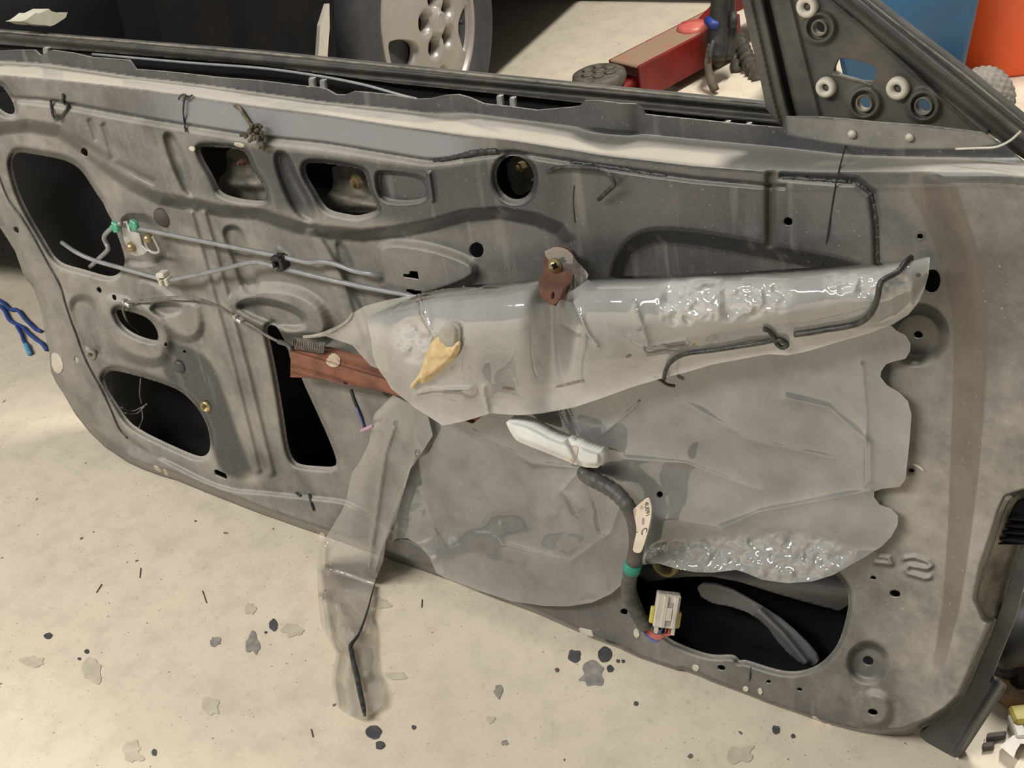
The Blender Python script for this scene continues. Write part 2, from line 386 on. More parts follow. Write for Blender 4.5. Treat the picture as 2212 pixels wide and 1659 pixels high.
def plastic_mat(name, milk=.34, tint=(.80, .78, .74), crinkle=.35, cs=14, rough=.055):
    mt, nt, out = newmat(name)
    tr = nt.nodes.new('ShaderNodeBsdfTransparent'); tr.inputs[0].default_value = (.93, .92, .89, 1)
    f1 = ramp(nt, noise(nt, 9, 5, .6), .3, .75); f2 = noise(nt, 55, 5, .65)
    vo = nt.nodes.new('ShaderNodeTexVoronoi'); vo.inputs['Scale'].default_value = 24; tc = nt.nodes.new('ShaderNodeTexCoord')
    wv = nt.nodes.new('ShaderNodeVectorMath'); wv.operation = 'ADD'; nn = nt.nodes.new('ShaderNodeTexNoise'); nn.inputs['Scale'].default_value = 20
    ws = nt.nodes.new('ShaderNodeVectorMath'); ws.operation = 'SCALE'; ws.inputs['Scale'].default_value = .09; nt.links.new(tc.outputs['Object'], nn.inputs['Vector'])
    nt.links.new(nn.outputs['Color'], ws.inputs[0]); nt.links.new(tc.outputs['Object'], wv.inputs[0]); nt.links.new(ws.outputs[0], wv.inputs[1]); nt.links.new(wv.outputs[0], vo.inputs['Vector'])
    hgt = math_(nt, 'ADD', math_(nt, 'MULTIPLY', noise(nt, cs, 2, .45), 1.0), math_(nt, 'MULTIPLY', vo.outputs['Distance'], math_(nt, 'MULTIPLY', attr(nt, 'crumple'), .60)))
    nr = bump(nt, hgt, crinkle, .006)
    df = nt.nodes.new('ShaderNodeBsdfDiffuse'); tl = nt.nodes.new('ShaderNodeBsdfTranslucent')
    dirt = mix(nt, math_(nt, 'MULTIPLY', ramp(nt, f2, .58, .8), .5), (*tint, 1), (.50, .45, .36, 1))
    nt.links.new(dirt, df.inputs[0]); nt.links.new(dirt, tl.inputs[0])
    ms = nt.nodes.new('ShaderNodeMixShader'); ms.inputs[0].default_value = .5; nt.links.new(df.outputs[0], ms.inputs[1]); nt.links.new(tl.outputs[0], ms.inputs[2])
    fac = math_(nt, 'ADD', milk - .19, math_(nt, 'MULTIPLY', f1, .38)); fac = math_(nt, 'ADD', fac, math_(nt, 'MULTIPLY', attr(nt, 'crumple'), .26), True)
    m2 = nt.nodes.new('ShaderNodeMixShader'); nt.links.new(fac, m2.inputs[0]); nt.links.new(tr.outputs[0], m2.inputs[1]); nt.links.new(ms.outputs[0], m2.inputs[2])
    gl = nt.nodes.new('ShaderNodeBsdfGlossy'); gl.inputs['Roughness'].default_value = rough; nt.links.new(nr, gl.inputs['Normal'])
    fr = nt.nodes.new('ShaderNodeFresnel'); fr.inputs[0].default_value = 1.5; nt.links.new(nr, fr.inputs['Normal'])
    m3 = nt.nodes.new('ShaderNodeMixShader'); nt.links.new(math_(nt, 'MULTIPLY', fr.outputs[0], 3.2, True), m3.inputs[0])
    nt.links.new(m2.outputs[0], m3.inputs[1]); nt.links.new(gl.outputs[0], m3.inputs[2]); nt.links.new(m3.outputs[0], out.inputs[0])
    return mt
M['sheet'] = plastic_mat('clear_sheet', .41, (.90, .89, .87), crinkle=.13)
M['sheet_fold'] = plastic_mat('clear_sheet_doubled', .60, (.98, .97, .94), crinkle=.16)
M['sheet_tail'] = plastic_mat('clear_sheet_tail', .22, (.90, .88, .83), crinkle=.16)
def floor_mat():
    mt, nt, out = newmat('concrete'); tc = nt.nodes.new('ShaderNodeTexCoord'); v = tc.outputs['Object']
    c = mix(nt, ramp(nt, noise(nt, 3.0, 6, .6, v), .3, .7), (.72, .63, .485), (.66, .585, .455))
    c = mix(nt, math_(nt, 'MULTIPLY', ramp(nt, noise(nt, 22, 6, .65, v), .45, .72), .7), c, (.53, .465, .355))
    c = mix(nt, math_(nt, 'MULTIPLY', ramp(nt, noise(nt, 75, 4, .6, v), .60, .72), .45), c, (.42, .36, .27))
    c = mix(nt, math_(nt, 'MULTIPLY', ramp(nt, noise(nt, 1.3, 3, .6, v), .52, .75), .35), c, (.50, .43, .33))
    c = mix(nt, ramp(nt, noise(nt, 210, 2, .5, v), .715, .745), c, (.16, .13, .10))
    c = mix(nt, ramp(nt, noise(nt, 60, 2, .4, v), .745, .765), c, (.14, .12, .10))
    princ(nt, out, c, .62, 0, bump(nt, noise(nt, 140, 5, .6, v), .18, .003), .35); return mt
M['floor'] = floor_mat()

# ------------------------------------------------------------------ floor
V = np.array([(x, y, 0) for y in (-3, 4.5) for x in (-5, 4)], float)
floor = tag(mesh('floor', V, [(0, 1, 3, 2)], M['floor'], smooth=False), 'pale cream concrete garage floor with oil drips and specks', None, kind='structure')

# ================================================================== the car door
B = .030                                                  # stands of the stamped panel above the hem plane
door = empty('car_door', (0, .02, 0), 'stripped dark grey car door standing on edge with its inner metal panel bare', 'car door')
OUT = [(-90, 112), (0, 110), (40, 108), (75, 108), (88, 120), (112, 108), (160, 115), (200, 124), (280, 130), (294, 150), (340, 153), (400, 159), (470, 167), (560, 174),
       (640, 184), (690, 189), (706, 193), (725, 204), (745, 205), (765, 197), (800, 200), (860, 207), (900, 214), (930, 213), (960, 206), (990, 204), (1012, 210), (1045, 224),
       (1100, 230), (1160, 238), (1230, 232), (1252, 229), (1262, 217), (1290, 217), (1340, 223), (1374, 225), (1386, 234), (1394, 247), (1420, 250), (1500, 258), (1600, 268),
       (1660, 273), (1690, 276), (1697, 252), (1770, 252), (1900, 264), (2000, 271), (2120, 286), (2165, 312), (2212, 350), (2300, 410), (2300, 1050), (2212, 1073), (2181, 1083), (2170, 1106),
       (2150, 1170), (2130, 1228), (2118, 1290), (2135, 1330), (2152, 1340), (2138, 1378), (2120, 1420), (2100, 1468), (2081, 1510), (2050, 1541), (2012, 1565), (1956, 1588), (1901, 1593), (1845, 1588),
       (1790, 1576), (1735, 1557), (1652, 1529), (1615, 1513), (1532, 1482), (1510, 1471), (1473, 1457), (1460, 1459), (1377, 1432), (1335, 1410), (1294, 1394), (1238, 1369), (1202, 1352),
       (1155, 1330), (1100, 1309), (1015, 1273), (946, 1246), (854, 1214), (760, 1182), (702, 1159), (651, 1142), (570, 1114), (501, 1086), (438, 1061), (375, 1035), (337, 1024), (306, 1013),
       (278, 1000), (228, 967), (192, 932), (162, 894), (137, 850), (121, 826), (110, 802), (106, 757), (98, 724), (87, 664), (72, 622), (50, 592), (33, 544), (15, 515), (0, 492), (-90, 400)]
OUT = np.array(OUT, float)
H_BIG = {
 'upper_left': [(23, 356), (30, 334), (41, 328), (72, 333), (130, 343), (158, 354), (178, 371), (195, 397), (210, 421), (223, 438), (232, 460), (243, 478), (261, 527), (270, 557), (269, 574), (258, 590), (243, 598), (223, 596), (177, 582), (142, 573), (127, 565), (114, 552), (96, 521), (63, 466), (38, 415)],
 'edge_oval': [(-30, 190), (0, 182), (15, 199), (28, 221), (33, 240), (27, 248), (12, 246), (-5, 233), (-30, 215)],
 'slot': [(249, 677), (253, 668), (268, 671), (299, 678), (322, 689), (337, 708), (343, 727), (339, 738), (304, 729), (278, 716), (260, 700)],
 'lower_left': [(225, 826), (224, 812), (237, 801), (253, 801), (304, 814), (362, 832), (395, 848), (425, 878), (446, 914), (455, 952), (453, 976), (440, 987), (423, 986), (380, 968), (304, 932), (276, 911), (253, 876), (233, 846)],
 'tall': [(575, 712), (580, 703), (592, 702), (602, 711), (613, 732), (630, 757), (651, 818), (687, 896), (712, 952), (725, 986), (728, 1003), (717, 1010), (692, 1009), (646, 1005), (633, 995), (622, 972), (611, 896), (596, 805), (584, 749)],
 'handle_a': [(429, 322), (436, 317), (470, 318), (514, 322), (532, 331), (542, 356), (549, 371), (567, 396), (574, 422), (571, 433), (557, 435), (514, 430), (476, 418), (466, 396), (458, 379), (438, 346)],
 'handle_b': [(657, 362), (664, 351), (704, 353), (767, 363), (787, 371), (792, 389), (797, 412), (816, 445), (813, 456), (775, 467), (754, 465), (711, 456), (694, 438), (681, 414), (661, 381)],
 'speaker_side': [(1371, 1253), (1375, 1287), (1397, 1336), (1440, 1380), (1482, 1399), (1519, 1412), (1546, 1417), (1580, 1415), (1590, 1420), (1597, 1429), (1606, 1426), (1629, 1433), (1665, 1445), (1702, 1453), (1738, 1450), (1770, 1436), (1797, 1411), (1817, 1377), (1831, 1321), (1834, 1292), (1826, 1267), (1800, 1235), (1740, 1205), (1600, 1185), (1450, 1185), (1390, 1205)],
}
H_BIG = {k: chaikin(v, 2) for k, v in H_BIG.items()}
H_BIG['round'] = ell(1112, 384, 41, 48, -12)
H_SMALL = [ell(1029, 541, 15.5, 17), ell(182, 329, 7, 10, -30), ell(35, 497, 5, 8, -25), ell(165, 777, 5, 7, -25), ell(214, 627, 5, 7, -25), ell(246, 643, 5, 7, -25), ell(358, 745, 4, 5), ell(398, 760, 4, 4),
           ell(1702, 479, 10, 9), ell(1987, 511, 7, 6), ell(2012, 608, 19, 26, 10), ell(1983, 724, 10, 8), ell(1968, 1017, 7, 5), ell(1886, 1249, 7, 4.5, 10), ell(1933, 1283, 12, 8, 10),
           ell(1875, 1428, 12, 10, 20), ell(1885, 1539, 11, 7, 12), ell(1348, 1322, 8, 7), ell(1558, 1443, 9, 6, 15), ell(1660, 1473, 5, 4), ell(1727, 1490, 6, 4, 15),
           [(462, 1017), (466, 1014), (488, 1024), (491, 1032), (487, 1036), (464, 1026)],
           [(870, 591), (885, 594), (884, 585), (902, 587), (905, 605), (890, 602), (871, 599)], [(877, 624), (911, 630), (909, 640), (899, 640), (878, 632)], ell(445, 878, 9, 13, -20), ell(1425, 1068, 6, 6)]
LX = [-100, 0, 100, 290, 430, 560, 700, 850, 930, 1000, 1100, 1230, 1300, 1400, 1500, 1690, 1830, 2000, 2130, 2400]
L1 = [132, 133, 139, 168, 184, 202, 222, 236, 246, 243, 256, 272, 282, 290, 300, 318, 336, 342, 346, 380]
L2 = [160, 163, 172, 190, 211, 231, 248, 272, 283, 294, 304, 325, 338, 350, 362, 376, 372, 372, 372, 400]
L3 = [205, 210, 218, 253, 276, 296, 310, 335, 349, 341, 328, 350, 360, 374, 388, 405, 400, 400, 395, 420]
L4 = [222, 226, 233, 270, 294, 316, 330, 352, 364, 352, 338, 358, 369, 384, 398, 413, 410, 408, 402, 430]
K = [(-100, 300), (0, 268), (60, 262), (130, 275), (185, 310), (225, 345), (290, 392), (350, 420), (420, 432), (480, 446), (560, 452), (640, 480), (700, 492), (780, 499), (850, 492), (930, 476), (1000, 456), (1080, 449), (1160, 464), (1215, 488), (1240, 520), (1250, 600), (1290, 620)]
POCK = chaikin([(1325, 680), (1330, 590), (1350, 543), (1388, 512), (1450, 508), (1550, 522), (1700, 550), (1850, 580), (1905, 620), (1905, 1050), (1860, 1150), (1800, 1165), (1600, 1165), (1545, 1130), (1480, 1140), (1420, 1165), (1385, 1100), (1380, 800), (1330, 740)], 2)
SPK = chaikin([(830, 1130), (900, 1000), (1000, 930), (1200, 930), (1320, 1010), (1360, 1110), (1340, 1200), (1260, 1240), (1150, 1245), (1020, 1225), (930, 1180), (870, 1150)], 2)
BOWL = [(1983, 724, 72, -.018), (1875, 1432, 50, -.012)]
def Hp(X, Y):
    l1, l2, l3, l4 = (sinterp(X, LX, l) for l in (L1, L2, L3, L4))
    up = np.interp(X, [1180, 1300], [.020, .012])
    h = np.full(X.shape, B)
    kd = np.interp(X, [p[0] for p in K[:-2]], [p[1] for p in K[:-2]])
    U = np.concatenate([np.array([(-200, 60), (2500, 60), (2500, 1000), (1320, 1000), (1300, 640)]), np.array(K[::-1])])
    s = sdf(U, X, Y, 70); h = h + up * (1 - sm((X - 1240) / 120) * (1 - sm((800 - Y) / 440))) * sm((s + 26) / 34)
    # waist: flange set back, dusty shelf, lavender face, thin ledge
    stp = np.interp(X, [900, 1100, 1600, 1700], [.006, .003, .003, 0.]); hs = B + up - stp
    prof = np.where(Y < l1, -.008 + 0 * Y, np.where(Y < l2, -.008 + (hs + .008) * sm((Y - l1) / (l2 - l1)) ** .8, np.where(Y < l3, hs, hs + stp * sm((Y - l3) / (l4 - l3)))))
    wl = sm((l4 + 4 - Y) / 8); h = h * (1 - wl) + prof * wl
    h -= .004 * np.exp(-((Y - l3) / 5) ** 2) * (X < 1700)
    # dents of the flange
    h += .006 * np.exp(-((X - 985) / 40) ** 2) * sm((l1 + 20 - Y) / 20) + .010 * np.exp(-((X - 1320) / 55) ** 4) * sm((l1 + 10 - Y) / 14)
    # stamped channels
    def ridge(line, a, w):
        nonlocal h; h = h + 1.3 * a * np.exp(-(pdist(line, X, Y, 5 * w) / w) ** 2)
    def step(poly, a, w, it=2):
        nonlocal h; h = h + 1.25 * a * sm((sdf(chaikin(poly, it) if it else poly, X, Y, 60) + w / 2) / w)
    ridge([(412, 462), (440, 565), (504, 800), (556, 1015)], .0045, 8); ridge([(440, 462), (462, 540), (532, 800), (586, 1020)], .0050, 8)
    step([(480, 498), (500, 488), (524, 500), (540, 545), (562, 625), (530, 640), (505, 560)], -.006, 14)
    step([(655, 492), (690, 500), (745, 600), (800, 700), (830, 820), (800, 830), (740, 690), (690, 570)], .006, 16, 2)
    step([(720, 520), (745, 530), (790, 640), (860, 850), (830, 860), (770, 690)], -.004, 14)
    step([(812, 548), (824, 530), (852, 523), (930, 533), (1010, 560), (1030, 582), (1022, 606), (930, 640), (836, 660)], .012, 24)
    # bulge with a scooped pocket
    step([(500, 650), (520, 630), (580, 618), (650, 628), (700, 665), (715, 715), (690, 740), (600, 722), (530, 690)], .014, 34)
    step([(512, 657), (545, 648), (600, 655), (650, 676), (668, 704), (625, 712), (560, 694), (520, 672)], -.016, 16)
    # bosses round the slot and the latch opening
    step([(225, 640), (270, 645), (330, 668), (362, 705), (372, 760), (340, 790), (270, 770), (235, 740), (215, 690)], .009, 26)
    step([(150, 650), (185, 640), (212, 665), (228, 735), (215, 775), (180, 750), (160, 705)], -.006, 20)
    step([(258, 470), (310, 468), (345, 490), (362, 545), (350, 565), (300, 575), (272, 560)], -.007, 20)
    step([(285, 610), (330, 605), (380, 650), (430, 655), (440, 720), (400, 740), (345, 700), (290, 660)], .006, 22)
    step([(318, 660), (390, 655), (398, 676), (345, 686)], -.006, 12)
    ridge([(130, 260), (180, 310), (240, 350), (330, 395)], -.004, 9)
    ridge([(195, 262), (208, 300)], -.003, 6); ridge([(225, 272), (245, 340)], -.003, 6)
    step([(350, 290), (372, 288), (395, 330), (420, 395), (415, 430), (390, 400)], -.007, 14)
    step([(590, 330), (620, 330), (640, 380), (675, 440), (680, 480), (645, 470), (610, 400)], -.008, 16)
    step([(812, 375), (822, 370), (900, 378), (920, 390), (928, 430), (880, 440), (828, 435), (815, 410)], -.008, 12)
    ridge([(926, 376), (934, 432)], .004, 5)
    ridge([(600, 545), (618, 560)], .004, 14)
    # panel round the speaker, big pocket, right hand edge
    step(POCK, -.015, 44, 0); step(SPK, -.007, 22, 0)
    ridge([(1664, 380), (1664, 525)], -.006, 9); ridge([(1690, 380), (1850, 392), (1884, 420), (1892, 480), (1895, 585)], -.005, 8)
    e = sinterp(Y, [300, 420, 560, 700, 850, 1000, 1150, 1300, 1420, 1600], [1960, 2022, 2078, 2100, 2093, 2085, 2073, 2057, 2032, 1990], 45)
    h = h + .011 * sm((X - e + 36) / 72) * sm((Y - 330) / 60)
    for x, y, r, a in BOWL:
        d = np.hypot(X - x, Y - y); h = h + a * sm((r - d) / (r * .42))
    d = np.hypot(X - 1885, Y - 1535); h = h + .009 * sm((52 - d) / 26)
    for l in ([(1954, 1206), (1976, 1203), (2004, 1213), (2012, 1222), (2004, 1228), (1965, 1222), (1956, 1230), (1962, 1238), (2000, 1249), (2008, 1247)], [(1890, 1214), (1926, 1218), (1920, 1206), (1900, 1202)]):
        ridge(l, .0035, 5)
    # sill below the crease line
    c = sinterp(X, [-100, 240, 253, 263, 291, 405, 456, 506, 560, 651, 747, 900, 1000, 1400], [700, 860, 886, 927, 957, 1018, 1043, 1058, 1061, 1071, 1080, 1170, 1230, 1500])
    h = h + .010 * sm((Y - c + 3) / 12) * sm((1000 - X) / 150) * sm((X - 290) / 80)
    # rear flange left of the sealing bead
    bd = sinterp(Y, [330, 380, 430, 505, 560, 615, 655, 715, 785, 830, 880, 945, 985, 1020], [-25, 0, 20, 70, 100, 130, 142, 163, 190, 215, 240, 275, 330, 420])
    h = h - .010 * sm((bd - X + 6) / 14) * sm((Y - 330) / 60) * sm((1010 - Y) / 50)
    # rims of the openings turned in, outline rolled back
    for k, p in H_BIG.items():
        s = sdf(p, X, Y, 40); h = h - .010 * np.exp(-(np.minimum(s, 0) / 7) ** 2) * (s > -38)
    so = sdf(OUT, X, Y, 60)
    low = sm((Y - 430) / 60); h = h * (1 - low * sm((18 - so) / 18)) + (.006) * low * sm((18 - so) / 18)
    h = h + .0012 * fbm(X, Y, 120, 2, 5)
    return h
CLEAN = chaikin([(345, 735), (400, 745), (450, 770), (480, 830), (520, 960), (560, 1040), (480, 1030), (455, 960), (440, 900), (400, 845), (352, 820)], 2)
def dust_lightf(X, Y):
    d = np.interp(X, [0, 300, 700, 1000, 1300, 1700, 2000, 2212], [.60, .60, .54, .30, .10, .10, .48, .62])  # dustiness along the door, also painting in the stronger light on the left
    d = d + np.interp(X, [1200, 1400], [0, .28]) * sm((Y - 800) / 250)
    l1, l2, l3, l4 = (sinterp(X, LX, l) for l in (L1, L2, L3, L4))
    d = np.where((Y > l2 + 3) & (Y < l3 - 2), .24 + .22 * sm((330 - X) / 200), d); d = np.where(Y < l1 - 3, .10, d)  # waist face value also stands in for the brightness of its reflection
    d = np.where((Y > l3 - 2) & (Y < l4 + 4) & (X < 1000), .55, d)
    d = d + .12 * fbm(X, Y, 140, 3, 9); d = d * (1 - .95 * sm((sdf(CLEAN, X, Y, 40) + 6) / 12))
    d = d * (1 - .85 * sm((l4 + 150 - Y) / 40) * sm((Y - l4) / 10) * sm((X - 380) / 100) * sm((1250 - X) / 60))
    d = np.maximum(d, .55 * sm((sdf(np.array([(1697, 250), (1900, 262), (2125, 286), (2160, 312), (2080, 322), (1900, 322), (1790, 308), (1700, 292)]), X, Y, 40) + 3) / 8))
    return np.clip(d, 0, 1)
def stainf(X, Y):
    e = sinterp(Y, [300, 420, 560, 700, 850, 1000, 1150, 1300, 1420, 1600], [1960, 2022, 2078, 2100, 2093, 2085, 2073, 2057, 2032, 1990], 45)
    w = np.interp(Y, [360, 500, 700, 1000, 1300, 1500], [60, 48, 40, 34, 22, 12])
    s = sm((w - np.abs(X - e)) / 4) * sm((Y - 385) / 30) * sm((1480 - Y) / 120) * .75
    s = np.maximum(s, .8 * np.exp(-(pdist([(1664, 385), (1664, 520)], X, Y) / 14) ** 2))
    for x, y, r in ((1987, 511, 12), (1968, 1017, 11), (1460, 430, 6), (1540, 424, 4), (1500, 424, 5)): s = np.maximum(s, .9 * (np.hypot(X - x, Y - y) < r))
    return s
def strip_sheenf(X, Y):
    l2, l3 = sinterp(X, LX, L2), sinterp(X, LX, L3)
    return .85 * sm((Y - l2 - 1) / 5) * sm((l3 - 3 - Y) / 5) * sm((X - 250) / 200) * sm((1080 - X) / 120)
def creamf(X, Y):
    l1, l2, l3, l4 = (sinterp(X, LX, l) for l in (L1, L2, L3, L4)); t = (Y - l1) / (l2 - l1)
    band = lambda a, b: sm((t - a) / .12) * sm((b - t) / .10)
    c = band(.25, .98) * ((X < 92) | ((X > 135) & (X < 265)))
    c = np.maximum(c, band(.62 - .3 * np.exp(-((X - 975) / 60) ** 2), 1.0) * sm((X - 640) / 80) * sm((1250 - X) / 40))
    c = np.maximum(c, band(.38 + .3 * np.exp(-((X - 1310) / 60) ** 2), .97) * sm((X - 1040) / 60) * sm((1585 - X) / 50))
    c = np.maximum(c, .8 * np.exp(-(np.hypot((X - 545) / 1.3, Y - 1035) / 14) ** 2))
    return .75 * np.clip(c, 0, 1)
relief('inner_panel', OUT, Hp, M['paint'], door, holes=list(H_BIG.values()) + H_SMALL, st=3, thick=.0018, attrs={'dust': dust_lightf, 'stain': stainf, 'cream': creamf, 'clean': strip_sheenf})

# shell behind the panel
INS = [(-90, 200), (500, 205), (1000, 260), (1690, 330), (2200, 380), (2140, 1000), (2060, 1400), (2000, 1540), (1900, 1570), (1500, 1440), (1000, 1240), (700, 1120), (420, 1000), (260, 900), (120, 640), (60, 560), (-90, 400)]
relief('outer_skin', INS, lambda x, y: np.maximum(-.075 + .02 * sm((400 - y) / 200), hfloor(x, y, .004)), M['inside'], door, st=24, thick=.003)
relief('skin_corner', chaikin([(1984, 1586), (2010, 1566), (2050, 1541), (2081, 1510), (2100, 1468), (2120, 1420), (2138, 1378), (2160, 1320), (2212, 1160), (2290, 1080), (2290, 1150), (2216, 1240), (2190, 1343), (2151, 1440), (2138, 1474), (2168, 1497), (2075, 1638), (2054, 1633), (1999, 1602)], 0),
       lambda x, y: .004 + .010 * sm(1 - np.abs((x - 2117) + (y - 1545) * .62) / 16) + .0 * x, M['skin'], door, st=4, thick=.012)
relief('hinge_face', [(2110, 1300), (2128, 1225), (2150, 1165), (2172, 1100), (2185, 1076), (2300, 1020), (2300, 1120), (2212, 1185), (2180, 1260), (2155, 1345), (2135, 1340)], lambda x, y: .026 - .0006 * (x - np.interp(y, [1076, 1100, 1165, 1225, 1300], [2185, 2172, 2150, 2128, 2110])) , M['edge_dust'], door, st=4, thick=.004)
relief('hinge_pocket', [(2178, 1120), (2186, 1092), (2300, 1030), (2300, 1178), (2155, 1176), (2166, 1150)], lambda x, y: .018 + .006 * np.sin((y - .08 * x) * .42) * (y > 1118), M['inside'], door, st=3, thick=.003)
# waist rail of the outer skin, with its dusty lip and slot pieces
relief('belt_rail', [(-90, 60), (0, 69), (560, 115), (1110, 172), (1656, 228), (1700, 234), (1700, 292), (1660, 270), (1392, 238), (1110, 206), (850, 180), (560, 141), (280, 118), (0, 96), (-90, 90)],
       lambda x, y: -.052 + .006 * np.sin((y - 69 - .094 * x) * .22), M['rail'], door, st=4, thick=.012)
dtube('rail_lip', [(-90, 61, -.05), (0, 68, -.05), (560, 114, -.05), (1110, 171, -.05), (1656, 227, -.05)], 2.6, M['edge_dust'], door, n=0)
dtube('glass_seal', [(200, 117, -.035), (400, 135, -.035), (560, 147, -.035), (680, 163, -.030), (780, 182, -.024), (860, 204, -.02), (900, 214, -.02)], 3, M['rod'], door)
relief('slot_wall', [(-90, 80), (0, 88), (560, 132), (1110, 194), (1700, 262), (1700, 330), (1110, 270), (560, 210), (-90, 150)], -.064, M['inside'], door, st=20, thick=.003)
for x, y in ((672, 170), (696, 174), (1078, 208), (1106, 212), (1570, 264), (1616, 268), (98, 104)):
    relief('seal_clip', [(x - 6, y - 2), (x + 5, y - 1), (x + 7, y + 22), (x - 4, y + 21)], -.030, M['zinc'], door, st=3, thick=.004)
# window channel and mirror corner
def chan(x, y):
    g = np.interp(y, [-40, 0, 217, 252, 300], [1649, 1657, 1706, 1716, 1728])
    return -.026 - .020 * np.exp(-((x - g) / 7) ** 2) + .004 * sm((g - 30 - x) / 6)
relief('window_channel', [(1593, -40), (1602, 0), (1620, 81), (1639, 156), (1655, 236), (1690, 276), (1752, 258), (1770, 254), (1738, 130), (1706, 0), (1698, -40)], chan, M['rail'], door, st=3, thick=.014)
GRO = [(1770, 60, 14), (1867, 223, 15), (1995, 229, 16)]
def mplate(x, y):
    h = -.030 + 0 * x
    for gx, gy, r in GRO: h = h + .006 * sm((44 - np.hypot(x - gx, y - gy)) / 16) - .006 * sm((29 - np.hypot(x - gx, y - gy)) / 6)
    return h + .004 * sm((6 - np.abs((y - 46) - (x - 1847) * .89)) / 6)
relief('mirror_plate', [(1690, -40), (1700, 0), (1735, 130), (1766, 262), (1900, 276), (2000, 284), (2128, 298), (2133, 284), (1966, 152), (1847, 46), (1775, -40)], mplate, M['rail'], door,
       holes=[ell(x, y, r, r + 1) for x, y, r in GRO] + [chaikin([(1814, 122), (1896, 143), (1892, 165), (1881, 182), (1798, 159), (1806, 135)], 1)], st=2.5, thick=.005)
for x, y, r in GRO:
    c = dpt(x, y, -.028); k = mpp(x, y); lathe('hole_grommet', [(r * k, -.006), (r * k, .001), ((r + 3) * k, .002), ((r + 5) * k, 0), ((r + 5) * k, -.005)], c, ND, M['edge_dust'], door, 28, caps=False)
for x, y, r in ((1748, 12, 25), (1788, 186, 23), (1943, 188, 26)):
    c = dpt(x, y, -.030); k = mpp(x, y); ob = lathe('spacer_washer', [(r * .36 * k, 0), (r * .38 * k, .006), (r * .6 * k, .008), (r * .95 * k, .0065), (r * k, .003), (r * k, 0)], c, ND, M['washer'], door, 28, label='ivory plastic washer')
    lathe('washer_hole', [(0.0, .0035), (r * .36 * k, .0035), (r * .37 * k, 0)], c, ND, M['rail'], ob, 16)
relief('rectangle_rim', [(1797, 158), (1881, 182), (1885, 186), (1799, 163)], -.0285, M['edge_dust'], door, st=2, thick=.004)
def rail(x, y):
    t = ((x - 1870) * -.63 + (y - 0) * .777)                # distance below the outer edge
    return -.026 + .012 * sm(t / 14) * sm((34 - t) / 16) - .010 * np.exp(-((t - 52) / 8) ** 2) + .006 * sm((t - 58) / 8)
relief('pillar_rail', [(1775, -40), (1826, -40), (1870, -2), (1956, 66), (2082, 161), (2212, 267), (2300, 340), (2300, 400), (2190, 330), (2133, 284), (1966, 152), (1847, 46)], rail, M['rail'], door, st=3, thick=.016)
dtube('rail_edge', [(1826, -38, -.024), (1870, -2, -.024), (1956, 66, -.024), (2082, 161, -.024), (2212, 267, -.024), (2290, 332, -.024)], 2.6, M['edge_dust'], door, n=0)
for x, y in ((1842, 289), (1966, 296)): lathe('weld_plug', [(0.0, .003), (9 * mpp(x, y), .0025), (10 * mpp(x, y), 0)], dpt(x, y, float(Hp(np.array([x * 1.]), np.array([y * 1.]))[0])), ND, M['washer'], door, 16)
dtube('frayed_cord', [(2065, 322, .02), (2110, 320, .03), (2150, 318, .03), (2180, 305, .032), (2205, 284, .034)], 2.6, M['white_plastic'], door)

# pieces that show inside the openings
for nm, pl, hh in (('handle_bracket', [(486, 316), (536, 330), (556, 385), (576, 400), (578, 440), (476, 420), (470, 386), (492, 368)], lambda x, y: -.010 + .020 * sm((y - 372) / 24) - .012 * sm((y - 398) / 20)),
                   ('handle_bracket', [(714, 350), (790, 368), (802, 415), (820, 448), (812, 462), (716, 458), (700, 432), (722, 400)], lambda x, y: -.010 + .020 * sm((y - 400 - (x - 720) * .25) / 24) - .014 * sm((y - 440) / 24)),
                   ('lock_bracket', [(1092, 340), (1156, 335), (1160, 400), (1120, 428), (1100, 400)], lambda x, y: -.012 + .0 * x)):
    relief(nm, chaikin(pl, 1), hh, M['edge_dust'], door, st=4, thick=.003)
for x, y, r in ((529, 348, 8), (775, 391, 17), (1132, 358, 12)):
    k = mpp(x, y); c = dpt(x, y, .004)
    n = lathe('nut', [(0.0, .010), (r * .5 * k, .010), (r * .55 * k, .006), (r * .95 * k, .006), (r * k, 0)], c, (ND[0] - .3, ND[1], ND[2]), M['brass'] if r > 9 else M['rust'], door, 6 if r > 9 else 12, smooth=False)
relief('guide_channel', chaikin([(1500, 1260), (1560, 1265), (1640, 1310), (1700, 1350), (1760, 1410), (1770, 1436), (1735, 1440), (1690, 1400), (1650, 1345), (1600, 1315), (1520, 1300)], 1), lambda x, y: -.03 + .012 * np.exp(-(pdist([(1640, 1320), (1690, 1368), (1740, 1430)], x, y) / 9) ** 2), M['beam'], door, st=4, thick=.004)
relief('crash_beam', chaikin([(1380, 1195), (1840, 1200), (1850, 1330), (1700, 1290), (1560, 1245), (1460, 1246), (1380, 1262)], 1), lambda x, y: -.042 + .012 * np.sin((y - 1200 - .12 * (x - 1380)) * .05), M['beam'], door, st=6, thick=.004)
lathe('rubber_ring', [(16 * .00065, 0), (18 * .00065, .006), (24 * .00065, .006), (26 * .00065, 0)], dpt(1438, 1216, -.01), ND, M['yellow_dull'], door, 24, caps=False)
lathe('hole_plug', [(0.0, .0035), (16 * .0007, .003), (19 * .0007, 0)], dpt(351, 470, B + .001), (ND[0] + .25, ND[1], ND[2]), M['plug'], door, 24, label='brown round plug')
lathe('hole_plug', [(0.0, .003), (12 * .0007, .003), (14 * .0007, 0)], dpt(388, 792, B + .001), (ND[0] + .25, ND[1], ND[2]), M['skin'], door, 20)
